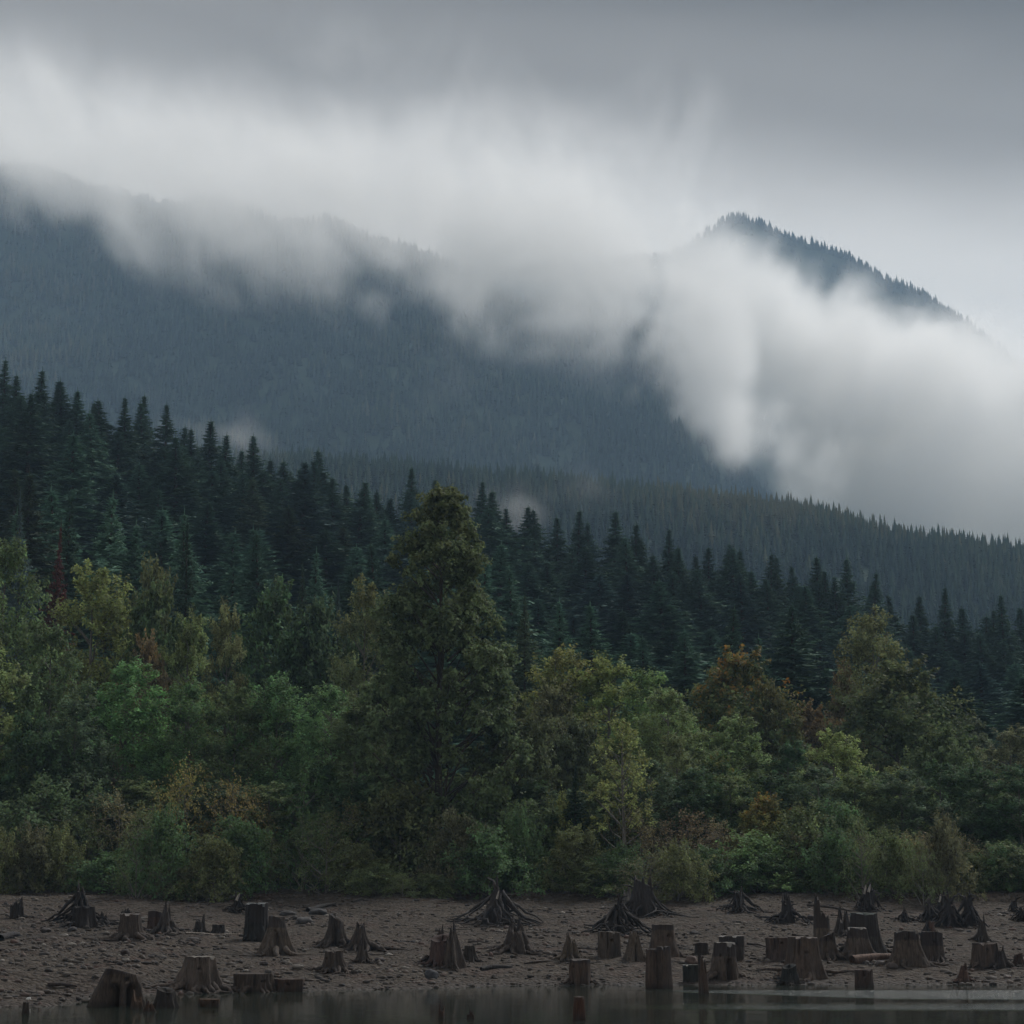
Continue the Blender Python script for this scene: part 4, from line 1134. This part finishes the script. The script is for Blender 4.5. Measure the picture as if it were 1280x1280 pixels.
stick(0, 1176, 24, 1170, 10, (.034, .032, .034), 'dark log end at the left edge', 'driftwood_log')
stick(935, 1180, 962, 1186, 3, (.055, .045, .04), 'brown branch behind the arched-root stump')
stick(1040, 1218, 1074, 1216, 5, (.075, .062, .054), 'short grey-brown log right of the biggest stump', 'driftwood_log')
stick(705, 1186, 745, 1188, 3, (.05, .042, .038), 'low branch between knobbly stump and tan cylinder stump')
stick(1010, 1132, 1068, 1140, 3, (.045, .038, .036), 'long thin branch along the treeline below the snag')
stick(805, 1110, 822, 1120, 4, (.06, .054, .05), 'broken limb at the treeline right of the wide gnarled stump', lift=.2)
stick(508, 1100, 560, 1118, 4, (.04, .034, .032), 'dark fallen limb sloping at the foot of the cottonwood')
# stones
ico_v = None
import bmesh
def ico(sub):
    bm = bmesh.new(); bmesh.ops.create_icosphere(bm, subdivisions=sub, radius=1)
    bm.verts.ensure_lookup_table()
    V = np.array([v.co[:] for v in bm.verts]); T = np.array([[v.index for v in f.verts] for f in bm.faces]); bm.free()
    return V, T
n = NT('stone'); oi = n.n('ShaderNodeObjectInfo'); va = n.n('ShaderNodeAttribute', attribute_name='var')
g_ = n.noise(geo(n), 7, 4, .7)
n.bsdf(n.mix(n.ramp(g_, [(.3, 0), (.7, 1)]), n.mix(1., oi.outputs['Color'], (.5, .5, .5), 'MULTIPLY'), n.mix(1., oi.outputs['Color'], (1.4, 1.4, 1.4), 'MULTIPLY')), .85, .3, g_, .5, .03)
M_STONE = n.m
def rock(px, py, w, h, col, label, seed=0):
    D, g = solve_ground(px, py); P = at(px, py, D); m = D / F
    V, T = ico(3); r = np.random.default_rng(int(px + py))
    off = r.uniform(0, 90, 3)
    d = np.array([mnoise.noise(Vector(v * 1.3 + off)) * .35 + mnoise.noise(Vector(v * 3 + off)) * .15 for v in V])
    V = V * (1 + d[:, None]); V *= np.array([w * m / 2, w * m / 2 * .8, h * m * .62]); V[:, 2] += h * m * .3
    o = link('rock', new_mesh('rock', V, T, 3, M_STONE, True), None, (P.x, D, g)); o.color = (*col, 1)
    tag(o, label, 'rock')
for t in [(380, 1154, 20, 9, (.055, .052, .052), 'rounded dark grey rock on the upper beach above the tan stump'),
          (398, 1143, 22, 8, (.032, .032, .033), 'flat black rock beside the dark log, left of centre'),
          (360, 1144, 20, 6, (.040, .038, .038), 'low dark rock right of the near-black stump'),
          (864, 1204, 17, 10, (.085, .060, .050), 'reddish brown mound of rock left of the crooked post'),
          (90, 1164, 12, 6, (.04, .036, .036), 'dark stone below the dark squat stump, far left'),
          (156, 1194, 12, 8, (.035, .028, .027), 'dark red-brown stone below the fluted brown stump'),
          (57, 1165, 14, 6, (.05, .044, .042), 'brown stone on the gravel at far left'),
          (80, 1171, 10, 4, (.16, .145, .13), 'pale flat stone on the gravel at far left'),
          (372, 1211, 13, 6, (.13, .118, .105), 'pale rounded stone below the tan stump'),
          (330, 1206, 11, 5, (.05, .042, .04), 'dark stone left of the pale rounded one'),
          (539, 1223, 16, 12, (.038, .038, .042), 'dark blue-grey lump at the waterline below the split stumps'),
          (1014, 1150, 9, 7, (.035, .03, .03), 'small dark rock left of the tall ragged snag'),
          (1114, 1127, 5, 4, (.05, .04, .04), 'lone small stone on the smooth upper beach, right'),
          (1100, 1207, 12, 7, (.075, .065, .06), 'brown stone under the thick log'),
          (1116, 1211, 14, 8, (.06, .05, .046), 'rough stone between thick log and twin stump'),
          (868, 1168, 12, 5, (.04, .036, .035), 'dark stone above the small blocky stump'),
          (196, 1172, 8, 5, (.03, .026, .026), 'small dark stone below the two-pronged stump'),
          (241, 1175, 16, 4, (.045, .038, .036), 'long flat dark stone under the small curved stump'),
          (475, 1202, 12, 6, (.045, .036, .034), 'dark stone right of the narrow splintered stump'),
          (110, 1252, 16, 5, (.07, .06, .052), 'flat stone on the gravel spit left of the arched stump'),
          (36, 1250, 6, 4, (.45, .45, .43), 'small white stone on the gravel spit above the stub'),
          (157, 1200, 9, 3, (.20, .185, .165), 'pale chip of stone on the left gravel'),
          (1259, 1222, 10, 4, (.14, .12, .11), 'pale stone at the waterline near the right edge')]:
    rock(*t)
stump(32, 1267, 1253, 8, 11, 'post', (.050, .038, .030), 0, 'short rounded post in the water off the gravel spit, far left', top='tilt') if False else stump(32, 1267, 1253, 8, 11, 'post', (.050, .038, .030), 0, 'short rounded post in the water off the gravel spit, far left')
def gravel(name, nst, seed, smin, smax, label):
    r = np.random.default_rng(seed)
    V, T = ico(1)
    y = r.uniform(68, 128.5, nst * 3); y = y[r.random(len(y)) < np.clip(1.35 - (y - 75) / 55, .25, 1)][:nst]
    x = r.uniform(-.28, .28, len(y)) * y
    keep = ground(x, y) > -.03; x, y = x[keep], y[keep]
    dens = fbm(x * .25, y * .25, 3, 12); keep = r.uniform(-.45, .35, len(x)) < dens; x, y = x[keep], y[keep]
    z = ground(x, y); n_ = len(x)
    s = smin + (smax - smin) * r.random(n_) ** 5
    VV = V[None] * (1 + r.uniform(-.32, .32, (n_, len(V), 1))) * s[:, None, None] * np.stack([r.uniform(.8, 1.7, n_), r.uniform(.7, 1.2, n_), r.uniform(.4, .85, n_)], -1)[:, None, :]
    a = r.uniform(-.5, .5, n_); ca, sa = np.cos(a)[:, None], np.sin(a)[:, None]
    X = VV[..., 0] * ca - VV[..., 1] * sa; Yv = VV[..., 0] * sa + VV[..., 1] * ca
    VV = np.stack([X + x[:, None], Yv + y[:, None], VV[..., 2] + z[:, None] + .2 * s[:, None]], -1)
    TT = (T[None] + (np.arange(n_) * len(V))[:, None, None]).reshape(-1, 3)
    me = new_mesh(name, VV.reshape(-1, 3), TT, 3, M_GRAV)
    at_ = me.attributes.new('var', 'FLOAT', 'POINT'); at_.data.foreach_set('value', np.repeat(r.random(n_), len(V)).astype(np.float32))
    tag(link(name, me), label, kind='stuff')
n = NT('loose_gravel'); va = n.n('ShaderNodeAttribute', attribute_name='var')
n.bsdf(n.ramp(va.outputs['Fac'], [(0, (.024, .020, .018)), (.4, (.044, .037, .032)), (.75, (.068, .058, .050)), (.85, (.062, .036, .028)), (.95, (.11, .097, .084)), (1, (.18, .165, .145))]), .85, .3)
M_GRAV = n.m
gravel('gravel', 36000, 5, .022, .16, 'loose stones and gravel strewn over the beach')

# twigs and bark washed up along the old water lines
r = np.random.default_rng(99); paths = []
for k in range(620):
    y = r.choice([r.uniform(80, 127), r.normal(97, 1.2), r.normal(109, 1.5), r.normal(126.5, 1.2), r.normal(120, 1.0)]); x = r.uniform(-.27, .27) * y
    if float(ground(x, y)) < .02 or y > 130: continue
    L = r.uniform(.15, .55) * (1 if r.random() < .9 else 2.2); a = r.normal(0, .5)
    s_ = np.linspace(-.5, .5, 4); X = x + s_ * L * math.cos(a); Y_ = y + s_ * L * math.sin(a) + r.normal(0, .02, 4)
    paths.append((np.stack([X, Y_, ground(X, Y_) + .05 + r.uniform(0, .05)], -1), r.uniform(.012, .032) * np.array([1, .9, .8, .4])))
V, Q = tubes(paths, 4)
o = link('driftwood_litter', new_mesh('driftwood_litter', V, Q, 4, M_WOOD)); o.color = (.045, .038, .034, 1); o['band'] = 99.0
tag(o, 'small twigs and bark washed up in lines over the beach', kind='stuff')

# ================================================================ AIR
# one box of even haze round everything
def mat_haze():
    n = NT('haze_air')
    v = n.n('ShaderNodeVolumePrincipled')
    v.inputs['Color'].default_value = (.46, .66, .88, 1)
    v.inputs['Density'].default_value = HAZE_D
    v.inputs['Anisotropy'].default_value = 0.0
    n.l(v.outputs[0], n.out.inputs['Volume'])
    return n.m
HAZE_D = .00015
V = np.array([(x, y, z) for z in (-9, 1130) for y in (-450, 4700) for x in (-4200, 4200)])
fc = [0, 2, 3, 1, 4, 5, 7, 6, 0, 1, 5, 4, 2, 6, 7, 3, 0, 4, 6, 2, 1, 3, 7, 5]
tag(link('haze', new_mesh('haze', V, fc, 4, mat_haze())), 'thin bluish haze filling the valley air', kind='stuff')

# low cloud hanging on the mountain: (px, py, distance, half-widths in photo px, half-depth m, amount)
BLOBS = [
    # main deck over the left massif
    (-200, 165, 1750, 230, 55, 150, 0.67), (-60, 185, 1740, 170, 54, 140, 0.76), (80, 200, 1750, 170, 58, 150, 0.80), (230, 225, 1750, 170, 62, 150, 0.84),
    (380, 240, 1750, 150, 62, 150, 0.84), (500, 268, 1750, 110, 64, 150, 0.88), (590, 305, 1750, 100, 66, 150, 0.97), (690, 335, 1780, 110, 66, 150, 1.13),
    (790, 340, 1850, 110, 66, 150, 1.18), (200, 95, 1800, 420, 110, 150, 0.25), (600, 150, 1850, 260, 120, 160, 0.30), (840, 230, 2000, 130, 90, 160, 0.42),
    (900, 170, 2200, 160, 90, 150, 0.27), (720, 260, 1850, 130, 70, 140, 0.59),
    (-20, 215, 1600, 120, 50, 100, 1.5), (110, 232, 1600, 110, 50, 100, 1.55), (230, 256, 1600, 90, 46, 100, 1.45), (340, 282, 1600, 80, 42, 100, 1.3), (450, 300, 1620, 60, 36, 90, 1.0), (440, 315, 1600, 50, 28, 80, .6),
    (560, 365, 1600, 40, 30, 70, .6), (650, 395, 1600, 60, 30, 80, .65), (740, 410, 1650, 60, 30, 80, .65), (820, 405, 1700, 60, 34, 80, .75),
    (120, 400, 1500, 70, 26, 60, .32), (190, 480, 1450, 60, 20, 60, .32), (560, 480, 1500, 50, 26, 60, .28),
    # column of cloud pouring down the gap between massif and peak
    (880, 330, 2300, 60, 60, 162, 1.44), (898, 400, 1980, 48, 62, 150, 1.44), (905, 470, 1980, 34, 48, 137, 1.32), (965, 545, 1900, 42, 34, 137, 1.08), (1020, 590, 1800, 45, 34, 137, 1.08), (905, 400, 2400, 48, 60, 162, 1.56), (960, 420, 2450, 60, 55, 162, 1.56), (1010, 450, 2450, 75, 50, 162, 1.56), (915, 470, 2400, 40, 36, 150, 0.95),
    (1090, 450, 2450, 90, 50, 162, 1.56), (1040, 530, 2400, 75, 55, 175, 1.68), (1170, 480, 2450, 90, 50, 162, 1.56), (1140, 560, 2400, 100, 75, 187, 1.80),
    (1250, 530, 2450, 90, 65, 187, 1.56), (1260, 630, 2400, 130, 80, 187, 1.80), (1090, 620, 2350, 60, 50, 175, 1.56), (1400, 580, 2500, 150, 120, 225, 1.68),
    (950, 350, 2600, 40, 45, 137, 1.32), (1000, 385, 2600, 50, 36, 137, 1.08), (1060, 400, 2600, 60, 40, 137, 1.32), (1130, 420, 2600, 60, 36, 137, 1.32), (1235, 450, 2650, 50, 40, 137, 1.32), (1040, 335, 2700, 26, 18, 87, 0.66), (1110, 365, 2700, 26, 16, 87, 0.60),
    (872, 440, 1950, 42, 62, 110, 1.15), (915, 525, 1900, 36, 44, 110, 1.05),
    # wisps
    (492, 375, 1600, 13, 45, 60, .9), (470, 330, 1600, 40, 30, 60, .6), (800, 470, 1700, 50, 40, 80, .55), (860, 500, 1800, 40, 50, 80, .5), (640, 430, 1600, 60, 22, 60, .5), (1010, 590, 1500, 50, 40, 80, .5),
]
def build_cloud(name, blobs, lo, hi, res, dens, label, thr=.16, nscale=.0095):
    me = bpy.data.meshes.new(name); me.from_pydata([(0, 0, 0)], [], [])
    o = link(name, me)
    tag(o, label, kind='stuff')
    g = bpy.data.node_groups.new(name + '_nodes', 'GeometryNodeTree')
    g.interface.new_socket('Geometry', in_out='OUTPUT', socket_type='NodeSocketGeometry')
    N = g.nodes; L = g.links
    def mk(t, **k):
        n = N.new(t)
        for a, b in k.items(): setattr(n, a, b)
        return n
    def mth(op, a, b=0., c=0., clamp=False):
        n = mk('ShaderNodeMath', operation=op, use_clamp=clamp)
        for i, v in enumerate((a, b, c)):
            if isinstance(v, bpy.types.NodeSocket): L.new(v, n.inputs[i])
            else: n.inputs[i].default_value = v
        return n.outputs[0]
    pos = mk('GeometryNodeInputPosition').outputs[0]
    # swirl the shapes a little; the cloud is drawn out along the valley, so its strands run that way
    vm = mk('ShaderNodeVectorMath', operation='MULTIPLY'); L.new(pos, vm.inputs[0]); vm.inputs[1].default_value = (1, .28, 1.15)
    spos = vm.outputs[0]
    nzz = mk('ShaderNodeTexNoise'); nzz.inputs['Scale'].default_value = .003; nzz.inputs['Detail'].default_value = 5; nzz.inputs['Roughness'].default_value = .68
    L.new(spos, nzz.inputs['Vector'])
    sb = mk('ShaderNodeVectorMath', operation='SUBTRACT'); L.new(nzz.outputs['Color'], sb.inputs[0]); sb.inputs[1].default_value = (.5, .5, .5)
    sc = mk('ShaderNodeVectorMath', operation='MULTIPLY'); L.new(sb.outputs[0], sc.inputs[0]); sc.inputs[1].default_value = (260, 220, 210)
    ad = mk('ShaderNodeVectorMath', operation='ADD'); L.new(pos, ad.inputs[0]); L.new(sc.outputs[0], ad.inputs[1])
    wpos = ad.outputs[0]
    acc = None
    for (px, py, D, rx, rz, ry, amp) in blobs:
        c = at(px, py, D); k = D / F
        d = mk('ShaderNodeVectorMath', operation='SUBTRACT'); L.new(wpos, d.inputs[0]); d.inputs[1].default_value = c
        e = mk('ShaderNodeVectorMath', operation='MULTIPLY'); L.new(d.outputs[0], e.inputs[0]); e.inputs[1].default_value = (1 / (rx * k), 1 / ry, 1 / (rz * k))
        dt = mk('ShaderNodeVectorMath', operation='DOT_PRODUCT'); L.new(e.outputs[0], dt.inputs[0]); L.new(e.outputs[0], dt.inputs[1])
        ex = mth('MULTIPLY', mth('EXPONENT', mth('MULTIPLY', dt.outputs['Value'], -1.0)), amp)
        acc = ex if acc is None else mth('ADD', acc, ex)
    acc = mth('MINIMUM', acc, 2.0)
    nf = mk('ShaderNodeTexNoise'); nf.inputs['Scale'].default_value = nscale; nf.inputs['Detail'].default_value = 6; nf.inputs['Roughness'].default_value = .70
    nf.inputs['Distortion'].default_value = .6
    L.new(spos, nf.inputs['Vector'])
    nn = mth('MULTIPLY', mth('SUBTRACT', nf.outputs[0], .5), 6.2)
    den = mth('ADD', acc, mth('MULTIPLY', nn, mth('MINIMUM', mth('MULTIPLY', acc, 1.4), 1.0)))
    den = mth('POWER', mth('MAXIMUM', mth('SUBTRACT', den, thr), 0.0), 1.7)
    den = mth('MULTIPLY', den, dens)
    vc = mk('GeometryNodeVolumeCube')
    L.new(den, vc.inputs['Density'])
    vc.inputs['Min'].default_value = lo; vc.inputs['Max'].default_value = hi
    for a, b in zip(('Resolution X', 'Resolution Y', 'Resolution Z'), res): vc.inputs[a].default_value = b
    sm = mk('GeometryNodeSetMaterial'); L.new(vc.outputs[0], sm.inputs[0])
    n = NT(name + '_vapour')
    v = n.n('ShaderNodeVolumePrincipled')
    v.inputs['Color'].default_value = (1.0, .993, .98, 1)
    v.inputs['Density'].default_value = 1.0
    v.inputs['Anisotropy'].default_value = .22
    n.l(v.outputs[0], n.out.inputs['Volume'])
    sm.inputs['Material'].default_value = n.m
    go = mk('NodeGroupOutput'); L.new(sm.outputs[0], go.inputs[0])
    md = o.modifiers.new('cloud', 'NODES'); md.node_group = g
    return o
build_cloud('valley_mist', [(345, 548, 800, 34, 22, 40, 1.0), (222, 520, 800, 22, 18, 40, .8), (300, 560, 800, 40, 14, 40, .6), (692, 628, 800, 44, 18, 40, .5), (760, 600, 850, 60, 10, 40, .5)],
            (-190, 680, 120), (70, 960, 260), (90, 50, 50), .009, 'small wisps of mist rising behind the firs')
if 1:
    build_cloud('cloud', BLOBS, (-1100, 1250, 200), (1150, 2850, 1100), (340, 130, 190), .0064, 'grey-white cloud bank pouring over the wooded mountainside')
